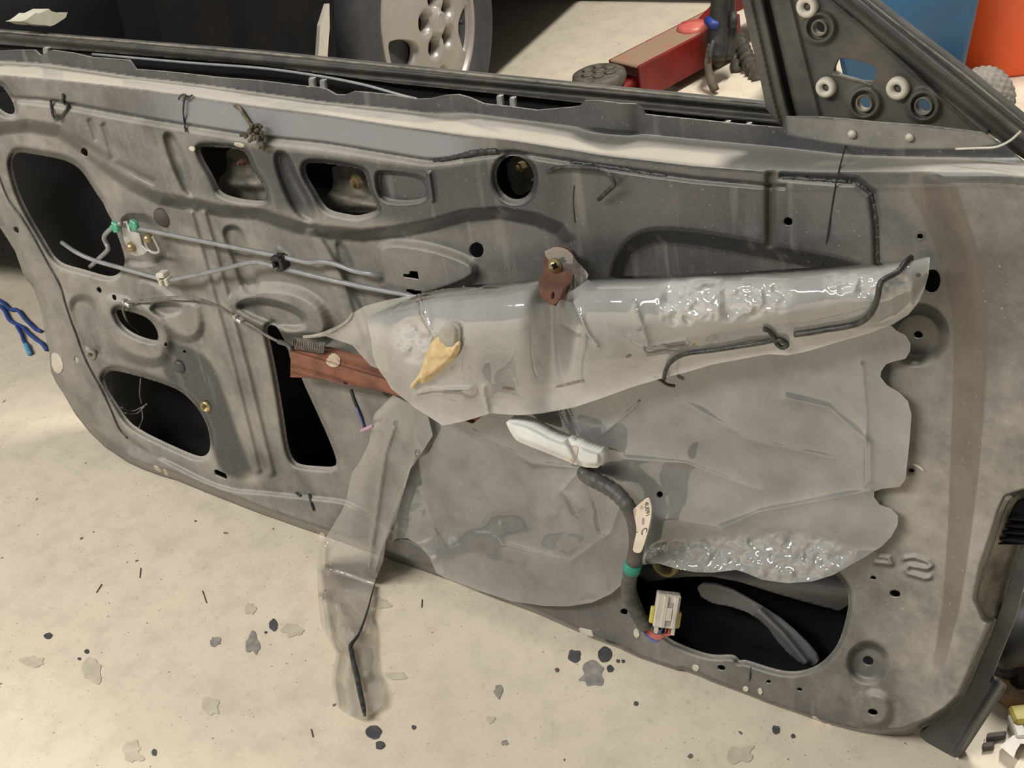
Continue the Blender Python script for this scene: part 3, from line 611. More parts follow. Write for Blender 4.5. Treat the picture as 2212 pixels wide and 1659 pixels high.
for x, y, r in ((445, 878, 13), (199, 766, 12)):
    k = mpp(x, y); lathe('panel_grommet', [(r * .45 * k, -.004), (r * .5 * k, .003), (r * .8 * k, .004), (r * k, .001), (r * k, -.003)], dpt(x, y, float(Hp(np.array([x + 22.]), np.array([y * 1.]))[0]) + .001), (ND[0] + .3, ND[1], ND[2]), M['brass'] if y > 800 else M['edge_dust'], door, 20)
relief('paint_drip', [(1250, 1356), (1278, 1362), (1282, 1376), (1254, 1370)], B + .001, M['washer'], door, st=2, thick=.002)
for i, p in enumerate([[(1370, 1358), (1378, 1360), (1382, 1374), (1374, 1380), (1368, 1370)], [(1495, 1435), (1512, 1440), (1506, 1452), (1496, 1448)], [(1752, 1545), (1768, 1552), (1782, 1566), (1760, 1560)], [(690, 1150), (702, 1152), (700, 1162), (690, 1158)], [(1606, 1482), (1618, 1486), (1614, 1496), (1604, 1492)], [(1636, 1488), (1644, 1486), (1648, 1498), (1640, 1502)], [(1784, 1562), (1800, 1568), (1796, 1578), (1780, 1572)], [(330, 1004), (345, 1010), (350, 1022), (336, 1016)], [(352, 1012), (360, 1016), (364, 1030), (356, 1026)], [(1968, 1000), (1990, 1008), (1998, 1020), (1990, 1016)], [(408, 316), (422, 318), (420, 328), (408, 324)], [(505, 306), (528, 312), (526, 320), (506, 316)], [(110, 760), (128, 766), (138, 792), (128, 810), (112, 798)]]):
    relief('paint_chip', chaikin(p, 1), lambda x, y: Hp(x, y) + .0012, M['washer'], door, st=1.5, thick=.001)

# black bead between panel and rear flange, seams and stray strings of sealant
on = lambda pts, e=.002: [(x, y, float(Hp(np.array([x * 1.]), np.array([y * 1.]))[0]) + e) for x, y in pts]
dtube('sealing_bead', on([(-20, 340), (0, 385), (20, 432), (45, 466), (70, 506), (100, 561), (130, 616), (142, 656), (155, 696), (163, 716), (172, 742), (190, 786), (215, 832), (240, 884), (256, 922), (276, 946)], .001), 3.2, M['sealant'], door)
dtube('weld_seam', on([(1622, 1442), (1619, 1470), (1615, 1508)], .0002), 1.4, M['sealant'], door)
dtube('weld_seam', on([(1240, 400), (1238, 440), (1242, 480)], .0002), 1.4, M['sealant'], door)
dtube('waist_seam', on([(x, float(np.interp(x, LX, L3))) for x in range(140, 930, 60)], -.0015), 2.4, M['sealant'], door)  # dark tube stands in for the shadow line under the waist face
for pts in ([(1010, 1190), (1100, 1215), (1200, 1235)], [(1195, 1236), (1270, 1222), (1320, 1180), (1338, 1120)], [(1400, 1130), (1470, 1150), (1555, 1170), (1580, 1140), (1650, 1118), (1760, 1122), (1850, 1080), (1880, 1040)], [(870, 1120), (920, 1130), (960, 1160)]):
    dtube('sealant_line', [(x, y, B + .0055) for x, y in pts], 2.0, M['sealant'], door)
dtube('seam_line', on([(1826, 316), (1812, 370), (1803, 410), (1795, 460), (1786, 520), (1778, 572)], .0004), 1.6, M['black'], door)
dtube('sealant_string', [(1150, 390, .02), (1170, 380, .04), (1190, 369, .05), (1215, 361, .052), (1250, 362, .052), (1282, 363, .053), (1310, 371, .054), (1327, 396, .055), (1316, 410, .052), (1293, 431, .05)], 4.6, M['sealant'], door)
dtube('sealant_string', on([(386, 215), (390, 207), (401, 205), (397, 222), (396, 245), (399, 270), (401, 284)], .004), 2.2, M['sealant'], door)
dtube('sealant_string', on([(401, 215), (408, 210), (416, 205)], .004), 2.0, M['sealant'], door)
dtube('sealant_string', on([(110, 218), (112, 238), (118, 255), (132, 254), (144, 236), (147, 228), (138, 222), (136, 204)], .003), 3.2, M['sealant'], door)
for pts in ([(940, 347), (985, 338), (1030, 328), (1075, 325)], [(1235, 350), (1300, 358), (1350, 366), (1390, 374), (1440, 380)], [(1690, 384), (1760, 388), (1820, 391), (1862, 402), (1884, 424), (1894, 470), (1897, 520), (1898, 578)]):
    q = on(pts, .000); P = spline(dpt(*np.array(q).T), 14); P += rng.normal(0, .0004, P.shape)
    tube('sealant_caulk', P, list(.0022 + .0008 * rng.random(len(P))), M['sealant'], door, n=0)
V, Fs = [], []
for k in range(14):                                        # clump of dried grass stuck on the ledge
    x, y = 545 + rng.normal(0, 14), 284 + rng.normal(0, 9); a = rng.uniform(-1, 1.6)
    P = dpt(np.array([x, x + 10 * math.cos(a), x + 18 * math.cos(a + .4)]), np.array([y, y + 10 * math.sin(a), y + 18 * math.sin(a + .4)]), .052 + rng.uniform(0, .012, 3)); V.append(tubeVF(spline(P, 3), .0022 + .001 * rng.random(), 5))
mesh('dirt_clump', *join(*V), simple('dry_dirt', (.14, .115, .075), (.05, .045, .035), 90, .9, bmp=.5), door)
dtube('dirt_streak', on([(506, 226), (520, 238), (532, 256), (545, 275)], .003), 5, simple('dry_dirt_streak', (.20, .17, .12), (.09, .08, .06), 120, .95, bmp=.6), door)

for pts in ([(304, 818, .02), (302, 850, .0), (306, 872, -.005)], [(262, 880, .02), (285, 888, .0), (306, 880, -.005), (318, 872, -.01)], [(270, 892, .02), (295, 893, .0), (312, 878, -.005)], [(306, 880, -.005), (308, 905, .0), (300, 925, .02)]):
    dtube('cobweb', pts, 1.6, M['wire'], door)
# lock rods, clips and the latch link
R1 = [(298, 493), (427, 519), (585, 550), (640, 562), (668, 567), (695, 565), (726, 571), (764, 585), (800, 591), (830, 595), (842, 600), (848, 617)]
R2 = [(134, 524), (165, 545), (203, 562), (266, 580), (339, 600), (365, 605), (380, 603), (456, 587), (535, 568), (560, 567), (589, 574), (609, 579), (730, 608), (833, 629), (888, 640), (930, 655)]
dtube('lock_rod', [(x, y, .052 if x < 830 else .040) for x, y in R1], 5.6, M['rod'], door)
dtube('lock_rod', [(x, y, .052 if x > 160 else .03) for x, y in R2], 5.4, M['rod'], door)
dtube('link_rod', [(195, 576, .01), (214, 558, .03), (233, 539, .05), (229, 525, .05), (225, 511, .052), (240, 494, .052), (262, 482, .052)], 5.2, M['rod'], door, n=4)
lp = relief('latch_plate', [(262, 480), (272, 478), (280, 500), (300, 504), (306, 530), (318, 542), (310, 550), (294, 554), (281, 548), (268, 520), (264, 500)], lambda x, y: .045 + .006 * sm((x - 268) / 20), M['zinc'], door, st=2, thick=.003, back=True)
for c in ((248, 490), (288, 486)):
    p = dpt(c[0], c[1], .054); k = mpp(*c)
    parts = [boxVF(p + np.array([dx * k, 0, dz * k]), (8 * k, 0, 1.5 * k * s), (0, 5 * k, 0), (0, 0, 6 * k), 2 * k) for dx, dz, s in ((-5, 0, 3), (6, 5, -2), (2, -6, 1))]
    mesh('green_clip', *join(*parts), M['green'], door, smooth=False, label='green plastic rod clip')
dtube('latch_hook', [(318, 508, .05), (314, 520, .05), (322, 540, .05), (336, 546, .05), (344, 540, .05), (334, 518, .05), (330, 510, .05)], 3.6, M['zinc'], lp)
for x, y, r in ((287, 532, 11), (323, 513, 10)):
    k = mpp(x, y); lathe('bolt', [(0.0, .009), (r * .7 * k, .008), (r * k, .003), (r * k, 0)], dpt(x, y, .050), (.2, ND[1], ND[2]), M['brass'], lp, 14, label='yellow zinc bolt')
p = dpt(607, 563, .052); k = mpp(607, 563)
mesh('rod_clip', *join(*[boxVF(p + np.array([dx * k, -.002, dz * k]), (w * k, 0, 2 * k), (0, .007, 0), (0, 0, hh * k), 2 * k) for dx, dz, w, hh in ((-2, 10, 13, 5), (12, -1, 5, 14), (-10, -4, 4, 9), (4, -14, 10, 4))]), M['black'], door, smooth=False, label='black rod clip')
p = dpt(357, 598, .050); k = mpp(357, 598)
mesh('rod_clip', *join(*[boxVF(p + np.array([dx * k, -.003, dz * k]), (w * k, 0, 2 * k), (0, .006, 0), (0, 0, hh * k), 2 * k) for dx, dz, w, hh in ((-8, 4, 4, 9), (4, 10, 10, 6), (-6, -10, 5, 7), (14, -4, 5, 9))]), M['white_plastic'], door, smooth=False, label='white rod clip')
dtube('thin_wire', [(300, 716, .0), (276, 694, .02), (266, 668, .045), (274, 655, .048), (293, 650, .048), (345, 644, .046), (403, 642, .044), (448, 652, .044), (489, 673, .044), (511, 687, .044), (544, 703, .045), (575, 724, .046), (602, 738, .05), (628, 748, .055)], 3.0, M['wire'], door)
for x, y in ((275, 655), (516, 690)):
    p = dpt(x, y, .048); k = mpp(x, y); mesh('wire_clip', *join(boxVF(p, (9 * k, 0, -4 * k), (0, .004, 0), (2 * k, 0, 4 * k), 1.5 * k), boxVF(p + np.array([-4 * k, -.002, 6 * k]), (4 * k, 0, 0), (0, .003, 0), (0, 0, 5 * k), k)), M['zinc'], door, smooth=False)

# rusty support bar and its spring, rusty armrest bracket
ba, bb = np.array([632, 785.]), np.array([1024, 903.]); dv = (bb - ba) / np.linalg.norm(bb - ba); nv = np.array([-dv[1], dv[0]])
def bar(x, y):
    t = (x - ba[0]) * nv[0] + (y - ba[1]) * nv[1]
    return .056 + .009 * sm((22 - t) / 10) * sm((t + 30) / 8) - .006 * np.exp(-((t - 6) / 3) ** 2) + .004 * sm((t - 22) / 4)
rb = relief('support_bar', [(628, 757), (638, 750), (702, 760), (809, 790), (880, 812), (1005, 850), (1044, 868), (1034, 905), (1020, 916), (990, 903), (850, 852), (790, 838), (730, 828), (695, 818), (627, 815)], bar, M['rust_bar'], door, st=2.5, thick=.012, label='rust red channel bar')
relief('paint_spot', chaikin(ell(719, 779, 17, 16, 0, 9) + rng.normal(0, 1.5, (9, 2)), 2), lambda x, y: bar(x, y) + .001, simple('cream_spot', (.56, .49, .37), (.40, .27, .18), 160, .8), rb, st=1.5, thick=.0008)
P = np.array([(636 + 62 * t + 5 * math.cos(t * 100), 742 + 9 * t + 13 * math.sin(t * 100), .056 + .006 * math.sin(t * 100 + 1.5)) for t in np.linspace(0, 1, 190)])
tube('coil_spring', dpt(P[:, 0], P[:, 1], P[:, 2]), .0011, M['wire'], door, seg=5, n=0)
dtube('spring_hook', [(602, 738, .05), (620, 744, .055), (628, 755, .06), (632, 772, .058), (640, 776, .055)], 5.5, M['sleeve'], door)
brk = lambda x, y: .060 + .034 * sm((y - 575) / 60)
ab = relief('armrest_bracket', chaikin([(1175, 548), (1184, 543), (1206, 546), (1222, 554), (1227, 577), (1222, 603), (1214, 635), (1206, 651), (1196, 660), (1185, 657), (1166, 636), (1162, 612), (1168, 597), (1174, 590)], 1), brk, M['rust'], door, holes=[ell(1194, 639, 3.5, 9, 5)], st=2, thick=.014, label='rusty bent bracket')
kk = mpp(1200, 575); sc_ = lathe('screw', [(0.0, .0075), (6 * kk, .0068), (12 * kk, .0048), (16.5 * kk, .0012), (17 * kk, 0)], dpt(1200, 574, .062), ND, M['brass'], ab, 24, label='domed yellow screw')
for a in (0, 90):
    c, s = math.cos(math.radians(a + 20)), math.sin(math.radians(a + 20))
    pass
mesh('screw_slot', *join(*[boxVF(dpt(1198, 575, .0695), (7 * kk * c, 0, 7 * kk * s), (0, .0012, 0), (-1.8 * kk * s, 0, 1.8 * kk * c)) for c, s in ((.3, .95), (.95, -.3))]), M['inside'], ab, smooth=False)
dtube('loose_wire', [(758, 842, .045), (768, 870, .05), (780, 898, .052), (788, 925, .05)], 4, M['black'], door, label='black stray wire')
dtube('loose_wire', [(770, 880, .054), (780, 905, .054), (790, 930, .05)], 2.4, M['bluewire'], door, label='blue stray wire')
dtube('loose_wire', [(780, 931, .056), (800, 922, .058), (806, 919, .055)], 4.2, M['lilac'], door, label='pink stray wire')
for pts in ([(668, 1068), (672, 1085), (678, 1102)], [(640, 1065), (650, 1072)]): dtube('tar_mark', on(pts, .001), 3, M['sealant'], door)

# ================================================================== torn clear plastic moisture sheet
sheet = empty('plastic_sheet', (.2, -.03, 0), 'torn clear plastic moisture barrier sheet hanging from the bare car door', 'plastic sheet')
LOW = [(846, 862), (900, 850), (1000, 800), (1400, 770), (1800, 715), (1925, 703), (1936, 714), (1956, 724), (1967, 742), (1966, 759), (1956, 775), (1930, 781), (1914, 787), (1903, 803), (1902, 814), (1915, 831), (1943, 848), (1961, 866), (1969, 896), (1965, 952), (1956, 1036), (1943, 1052), (1905, 1056), (1888, 1062), (1888, 1074), (1900, 1090), (1925, 1099), (1940, 1114), (1939, 1134), (1925, 1160), (1905, 1180), (1867, 1204), (1838, 1220), (1800, 1242), (1755, 1256), (1700, 1260), (1645, 1252), (1612, 1238), (1590, 1231), (1540, 1237), (1500, 1236), (1460, 1228), (1420, 1217), (1385, 1220), (1370, 1228), (1357, 1240), (1344, 1262), (1320, 1283), (1278, 1302), (1227, 1310), (1175, 1309), (1107, 1299), (1031, 1275), (962, 1249), (942, 1237), (928, 1204), (907, 1179), (880, 1163), (856, 1163), (845, 1172), (850, 1130), (860, 1090), (885, 1010), (830, 990), (806, 930), (812, 895)]
WR = [([(880, 880), (905, 1000), (935, 1130), (960, 1240)], .005, 10), ([(1210, 890), (1245, 960)], .006, 5), ([(1225, 880), (1265, 965)], .006, 6), ([(1300, 1010), (1420, 1120), (1560, 1140)], .004, 12), ([(1560, 1140), (1640, 1105), (1880, 1060)], .006, 9),
      ([(1480, 870), (1620, 950), (1800, 990)], .004, 16), ([(1350, 990), (1480, 1000), (1640, 1060)], .005, 12), ([(1700, 860), (1790, 880), (1880, 960), (1880, 1040)], .006, 12), ([(1862, 790), (1872, 900), (1870, 1050)], .005, 7), ([(1020, 930), (1150, 1000), (1250, 1010)], .005, 12), ([(1100, 1180), (1230, 1215), (1320, 1150), (1340, 1090)], .006, 9), ([(1380, 870), (1300, 940)], .004, 7), ([(1265, 1030), (1290, 1100), (1300, 1160)], .004, 9), ([(1240, 1030), (1215, 1060), (1250, 1100)], .006, 10)]
def lowh(x, y):
    h = B + .011 + .004 * fbm(x, y, 160, 3, 2)
    for l, a, w in WR: h = h + .45 * a * np.exp(-pdist(l, x, y, 6 * w) / (.9 * w))
    return h + lowc(x, y) * .012 * -np.abs(fbm(x, y, 40, 3, 8)) + .010 * sm((y - 1180) / 60) * sm((x - 1370) / 30)
def lowc(x, y):
    s = sdf(chaikin([(1390, 1180), (1500, 1165), (1640, 1150), (1760, 1150), (1850, 1185), (1840, 1215), (1740, 1262), (1640, 1255), (1560, 1240), (1400, 1230)], 2), x, y, 60)
    return sm((s + 10) / 24)
relief('lower_sheet', LOW, lowh, M['sheet'], sheet, holes=[ell(1425, 1068, 7, 7)], st=3, thick=0, attrs={'crumple': lowc})
TAIL = [(849, 853), (900, 880), (925, 900), (935, 940), (904, 990), (887, 1012), (864, 1091), (854, 1122), (834, 1168), (827, 1214), (813, 1248), (800, 1310), (806, 1352), (816, 1449), (829, 1496), (827, 1524), (800, 1545), (788, 1552), (771, 1554), (744, 1540), (728, 1526), (716, 1480), (719, 1449), (727, 1412), (710, 1380), (694, 1349), (688, 1311), (685, 1228), (689, 1180), (702, 1164), (737, 1106), (748, 1083), (752, 1058), (761, 1020), (779, 995), (797, 957), (803, 921), (808, 894)]
def tailh(x, y):
    h = B + .020 + .004 * fbm(x, y, 90, 2, 4) + .010 * sm((y - 1050) / 160)
    for l, a, w in (([(852, 920), (832, 980), (815, 1100), (795, 1240)], .006, 8), ([(900, 985), (868, 1070), (838, 1150), (812, 1230)], .007, 10), ([(702, 1180), (700, 1260), (705, 1340)], .012, 12)):
        h = h + a * np.exp(-pdist(l, x, y, 6 * w) / (.9 * w))
    fl = hfloor(x, y, .004) + .006 * (fbm(x, y, 60, 2, 6) + .5) + .012 * np.exp(-(pdist([(700, 1300), (712, 1380), (728, 1412), (718, 1470), (730, 1526)], x, y, 60) / 14) ** 2)
    return np.maximum(h, fl)
relief('sheet_tail', TAIL, tailh, M['sheet_tail'], sheet, st=4, thick=0, attrs={'crumple': lambda x, y: .35 + 0 * x}, label='hanging torn strip')
q = [(813, 1248), (803, 1285), (792, 1325), (776, 1368), (758, 1394), (760, 1410), (764, 1432), (771, 1460), (777, 1490), (785, 1528), (788, 1546)]
P = np.array([(x, y, float(tailh(np.array([x * 1.]), np.array([y * 1.]))[0]) + .004) for x, y in q])
tube('sealant_bead', dpt(P[:, 0], P[:, 1], P[:, 2]), [.0006, .0010, .0014, .0016, .0028, .0032, .0034, .0036, .0034, .003, .0015], M['sealant'], sheet, label='black line of sealant')
TOPX = [780, 909, 961, 1035, 1162, 1275, 1500, 1660, 1850, 1970, 2012]; TOPY = [690, 634, 623, 614, 603, 598, 590, 583, 573, 559, 554]
BOTX = [780, 835, 860, 920, 957, 1010, 1060, 1120, 1170, 1240, 1300, 1360, 1420, 1480, 1540, 1600, 1660, 1700, 1740, 1800, 1880, 1930, 1970, 2005]
BOTY = [760, 835, 853, 896, 919, 908, 893, 897, 893, 880, 860, 838, 820, 805, 787, 776, 766, 768, 760, 742, 719, 700, 672, 610]
FOLD = [(792, 690), (800, 676), (840, 650), (909, 634), (961, 623), (1035, 614), (1162, 603), (1182, 650), (1200, 662), (1215, 640), (1245, 622), (1275, 599), (1400, 594), (1500, 590), (1660, 583), (1850, 573), (1970, 559), (2009, 555), (2006, 592), (1998, 622), (1985, 652), (1962, 680), (1930, 700), (1880, 719), (1800, 742), (1740, 760), (1700, 768), (1660, 765), (1600, 776), (1540, 787), (1480, 805), (1420, 820), (1360, 838), (1300, 860), (1240, 880), (1170, 893), (1120, 897), (1060, 893), (1010, 908), (970, 917), (955, 919), (920, 896), (895, 880), (862, 853), (845, 840), (834, 820), (820, 802), (812, 786), (805, 765), (802, 735)]
def foldh(x, y):
    d = np.maximum(y - sinterp(x, TOPX, TOPY, 12), 0); H_ = np.maximum(np.interp(x, BOTX, BOTY) - np.interp(x, TOPX, TOPY), 30)
    rp = np.minimum(88, H_ * .45); dep_ = .056 * np.interp(x, [780, 900, 1000, 1900, 2010], [.30, .7, 1, 1, .5]) * rp / 88 * (1 - .75 * np.exp(-((x - 1195) / 38) ** 2))
    q = np.clip(d / rp, 0, 1); h = B + .030 + dep_ * np.sqrt(np.maximum(1 - (1 - q) ** 2, 0)) - (dep_ * .7) * sm((d - rp) / np.maximum(H_ - rp, 1)) + .004 * fbm(x, y, 120, 3, 11)
    for l, a, w in (([(908, 640), (912, 680), (938, 725)], .006, 5), ([(1240, 650), (1270, 720), (1290, 745)], .006, 6), ([(1370, 650), (1400, 745)], .005, 6), ([(900, 850), (935, 842), (1015, 840)], .005, 7), ([(1045, 838), (1055, 893)], .006, 5), ([(1215, 700), (1250, 720)], .004, 7), ([(1360, 730), (1400, 748), (1480, 735)], .004, 8)):
        h = h + a * np.exp(-pdist(l, x, y, 6 * w) / (.9 * w))
    return h + foldc(x, y) * .014 * -np.abs(fbm(x, y, 44, 3, 14))
def foldc(x, y):
    s = np.maximum(sdf(chaikin([(1420, 615), (1500, 605), (1640, 610), (1720, 620), (1700, 680), (1560, 690), (1430, 710)], 2), x, y, 60), sdf(chaikin([(860, 700), (920, 690), (950, 740), (900, 790), (850, 760)], 2), x, y, 60))
    s = np.maximum(s, sdf(chaikin([(1760, 595), (1900, 590), (1970, 600), (1940, 640), (1800, 640)], 2), x, y, 60))
    return sm((s + 14) / 30)
relief('upper_fold', FOLD, foldh, M['sheet_fold'], sheet, holes=[ell(1984, 594, 6, 5)], st=3, thick=0, attrs={'crumple': foldc}, label='sheet folded over on itself')
FLAP = [(656, 728), (700, 716), (747, 696), (763, 676), (785, 662), (836, 648), (909, 634), (930, 700), (925, 790), (880, 820), (800, 790), (760, 745), (702, 726)]
relief('loose_flap', FLAP, lambda x, y: B + .031 + .006 * fbm(x, y, 60, 2, 21) + .010 * sm((740 - x) / 60), M['sheet'], sheet, st=4, thick=0, attrs={'crumple': lambda x, y: .1 + 0 * x})
relief('scrap', chaikin([(1172, 545), (1189, 537), (1201, 532), (1222, 537), (1237, 549), (1243, 562), (1262, 580), (1274, 597), (1252, 616), (1236, 628), (1226, 600), (1200, 580)], 1), lambda x, y: B + .032 + .012 * sm((x - 1235) / 30), M['sheet_tail'], sheet, st=2.5, thick=0, attrs={'crumple': lambda x, y: .2 + 0 * x})
f1 = lambda pts, e=.004: [(x, y, float(foldh(np.array([x * 1.]), np.array([y * 1.]))[0]) + e) for x, y in pts]
dtube('sealant_bead', f1([(1968, 556), (1955, 568), (1938, 588), (1912, 602), (1901, 614), (1896, 640), (1888, 665), (1872, 688), (1850, 700), (1815, 708), (1785, 712), (1760, 717), (1738, 720), (1717, 723)]), 6.5, M['sealant'], sheet, label='black bead of sealant')
dtube('sealant_bead', f1([(1434, 819), (1438, 800), (1450, 781), (1480, 765), (1540, 757), (1600, 748), (1650, 740), (1676, 734), (1694, 737), (1700, 746), (1690, 751), (1678, 742), (1671, 727), (1662, 716), (1650, 711)]), 5.2, M['sealant'], sheet, label='black bead of sealant')
dtube('sealant_bead', [(1416, 815, .062), (1430, 823, .055), (1442, 831, .052), (1458, 834, .05)], 3.5, M['sealant'], sheet)
g = relief('adhesive_blob', chaikin([(985, 697), (995, 713), (992, 745), (983, 770), (940, 810), (928, 790), (920, 770), (930, 745), (940, 727), (952, 711), (968, 697)], 1), lambda x, y: foldh(x, y) + .004 + .006 * sm(sdf(chaikin([(985, 697), (995, 713), (992, 745), (983, 770), (940, 810), (928, 790), (920, 770), (930, 745), (940, 727), (952, 711), (968, 697)], 1), x, y) / 14), M['tan_grey'], sheet, st=2.5, thick=.003, label='grey dried glue')
TP = chaikin([(994, 735), (988, 768), (962, 794), (938, 813), (914, 830), (908, 823), (902, 827), (888, 843), (884, 834), (903, 812), (913, 790), (918, 768), (928, 745), (944, 726), (958, 734), (972, 748)], 1)
relief('adhesive_blob', TP, lambda x, y: foldh(x, y) + .008 + .006 * sm(sdf(TP, x, y) / 10) + .003 * fbm(x, y, 18, 2, 5), M['tan'], sheet, st=2.5, thick=.003, label='tan dried glue')
for pts in ([(1085, 838), (1110, 841)], [(1200, 836), (1230, 830), (1260, 822)], [(1012, 790), (1020, 812)], [(1352, 772), (1362, 768)], [(880, 652), (935, 640)]):
    relief('dirt_smear', chaikin([(pts[0][0], pts[0][1] - 3), (pts[-1][0], pts[-1][1] - 2), (pts[-1][0] + 3, pts[-1][1] + 2), (pts[0][0], pts[0][1] + 3)], 1), lambda x, y: foldh(x, y) + .001, simple('grime', (.16, .13, .10), (.3, .26, .2), 200, .9), sheet, st=1.5, thick=0)
dtube('edge_curl', [(656, 728, B + .042), (702, 722, B + .036), (747, 697, B + .034), (763, 677, B + .033)], 4, M['tan_grey'], sheet)

# white foam strip tucked under the fold
FO = chaikin([(1090, 907), (1125, 911), (1151, 921), (1201, 949), (1242, 957), (1282, 972), (1301, 977), (1301, 1011), (1257, 1010), (1201, 987), (1125, 957), (1113, 950), (1100, 930)], 1)
def foamh(x, y):
    s = sdf(FO, x, y); t = (y - np.interp(x, [1090, 1151, 1242, 1301], [907, 921, 957, 977])) / 40
    return B + .036 + .006 * sm(s / 12) - .006 * np.exp(-((x - 1245 - (y - 980) * .5) / 9) ** 2) + .004 * t
fo = relief('foam_strip', FO, foamh, M['foam'], None, st=2.5, thick=.014, back=True, org=dpt(1200, 960, B + .03))
tag(fo, 'white foam strip tucked slantwise under the clear plastic above the black wiring', 'foam')
ORG[fo.name] = dpt(1200, 960, B + .03)
relief('tape_stain', chaikin([(1232, 962), (1250, 963), (1246, 985), (1236, 1003), (1228, 998), (1238, 978)], 1), lambda x, y: foamh(x, y) + .001, simple('tan_stain', (.50, .43, .32), (.6, .55, .46), 90, .8), fo, st=2, thick=.0006)

# ================================================================== wiring pigtail
har = empty('wiring_harness', dpt(1370, 1200, .06), 'black sleeved wiring pigtail with white plug hanging over the lower opening', 'wiring')
HP = [(1258, 1014, .046), (1270, 1030, .052), (1300, 1045, .058), (1330, 1064, .062), (1354, 1090, .065), (1369, 1120, .066), (1375, 1152, .066), (1375, 1182, .065), (1369, 1215, .064), (1361, 1245, .063), (1358, 1275, .062), (1365, 1302, .060), (1380, 1330, .058), (1396, 1354, .056)]
hp = np.array(HP); P = spline(dpt(hp[:, 0], hp[:, 1], hp[:, 2]), 10); k = .00066
rr = (12.8 + .4 * np.sin(np.arange(len(P)) * 1.3) + rng.normal(0, .35, len(P))) * k; rr[:3] *= .8
V, Fs = tubeVF(P, rr, 14); mesh('loom_sleeve', V, Fs, M['sleeve'], har)
i0 = 83; lathe('tape_band', [(12.5 * k, -.007), (14.6 * k, -.0065), (14.6 * k, .0065), (12.5 * k, .007)], P[i0], P[i0 + 1] - P[i0 - 1], M['tape'], har, 20, label='green tape band')
TG = [(1366, 1191), (1369, 1175), (1375, 1150), (1374, 1133), (1367, 1103), (1369, 1099), (1377, 1092), (1399, 1073), (1405, 1083), (1408, 1098), (1406, 1120), (1400, 1146), (1394, 1168), (1386, 1192), (1378, 1196)]
tgh = lambda x, y: .078 + .00025 * (x - 1370) + .006 * sm((1110 - y) / 40) - .006 * np.exp(-((x - 1374) / 6) ** 2) * (y < 1150) - .004 * sm((y - 1165) / 30)
tg = relief('label_tag', chaikin(TG, 1), tgh, M['paper'], har, st=2, thick=.001, label='cream paper label')
def text_px(body, o, dx, up, size, hf, mat, parent, name='print'):
    cu = bpy.data.curves.new('t', 'FONT'); cu.body = body; cu.size = 1; cu.resolution_u = 3
    ob = bpy.data.objects.new('t', cu); COL.objects.link(ob); dg = bpy.context.evaluated_depsgraph_get()
    me = bpy.data.meshes.new_from_object(ob.evaluated_get(dg)); v = np.array([p.co[:2] for p in me.vertices]); f = [tuple(p.vertices) for p in me.polygons]
    bpy.data.objects.remove(ob); bpy.data.meshes.remove(me); bpy.data.curves.remove(cu)
    x = o[0] + size * (v[:, 0] * dx[0] + v[:, 1] * up[0]); y = o[1] + size * (v[:, 0] * dx[1] + v[:, 1] * up[1])
    return mesh(name, dpt(x, y, hf(x, y) + .0007), f, mat, parent, smooth=False)
text_px('4U091', (1392, 1086), (.10, .92), (1.0, -.42), 12.5, tgh, M['ink'], tg, 'printed_code')
text_px('C', (1385.5, 1144), (-.02, 1), (1.0, -.6), 18, tgh, M['ink'], tg, 'printed_letter')
for i in range(7):
    y = 1110 + 3.0 * i + (0 if i < 2 else 4); y = y if i > 1 else 1094 + 4 * i
    x = 1386 if i > 1 else 1382 + i
    relief('printed_bar', [(x, y), (x + 5, y - 2), (x + 5.5, y + .2), (x + .5, y + 2.2)], lambda a, b: tgh(a, b) + .0006, M['ink_grey'], tg, st=1, thick=0)
# the plug
c = dpt(1440, 1317, .050); k = mpp(1441, 1316, .05) * 1.16; ax = (ROT[:, 0] * .98 + ROT[:, 1] * .05); upv = -(ROT[:, 1] * .97 - ROT[:, 0] * .12 + ROT[:, 2] * .2); upv /= np.linalg.norm(upv); ax -= upv * (ax @ upv); ax /= np.linalg.norm(ax); nn = np.cross(ax, upv)
nn = nn if nn @ ND > 0 else -nn
parts = [boxVF(c, ax * 22 * k, upv * 33 * k, nn * 11 * k, 2 * k), boxVF(c + nn * 12 * k - ax * 5 * k, ax * 4 * k, upv * 31 * k, nn * 3 * k, k), boxVF(c + nn * 12 * k + ax * 14 * k, ax * 4 * k, upv * 31 * k, nn * 3 * k, k),
         boxVF(c + nn * 12 * k + ax * 4 * k - upv * 4 * k, ax * 5 * k, upv * 13 * k, nn * 3 * k, k), boxVF(c - upv * 38 * k - ax * 14 * k, ax * 3 * k, upv * 8 * k, nn * 8 * k), boxVF(c - upv * 38 * k + ax * 17 * k, ax * 3 * k, upv * 8 * k, nn * 8 * k)]
plug = mesh('connector_plug', *join(*parts), M['white_plastic'], har, smooth=False, label='white plastic plug')
for a, b_, w, hh in ((4, 14, 5, 4), (4, -23, 5, 4)): box('plug_slot', c + nn * 11.4 * k + ax * a * k + upv * b_ * k, ax * w * k, upv * hh * k, nn * .8 * k, M['ink_grey'], plug)
for a in (-13, 0, 13):
    for b_ in (-4, 5): box('plug_socket', c + upv * 33.2 * k + ax * a * k + nn * b_ * k, ax * 4.5 * k, nn * 3.2 * k, upv * .5 * k, M['ink_grey'], plug)
for s, yy in ((-1, -14), (1, -18)): box('plug_tab', c + ax * s * 25 * k + upv * yy * k - nn * 4 * k, ax * 4 * k, upv * 16 * k, nn * 6 * k, M['yellow'], plug, b=2 * k, label='yellow locking tab')
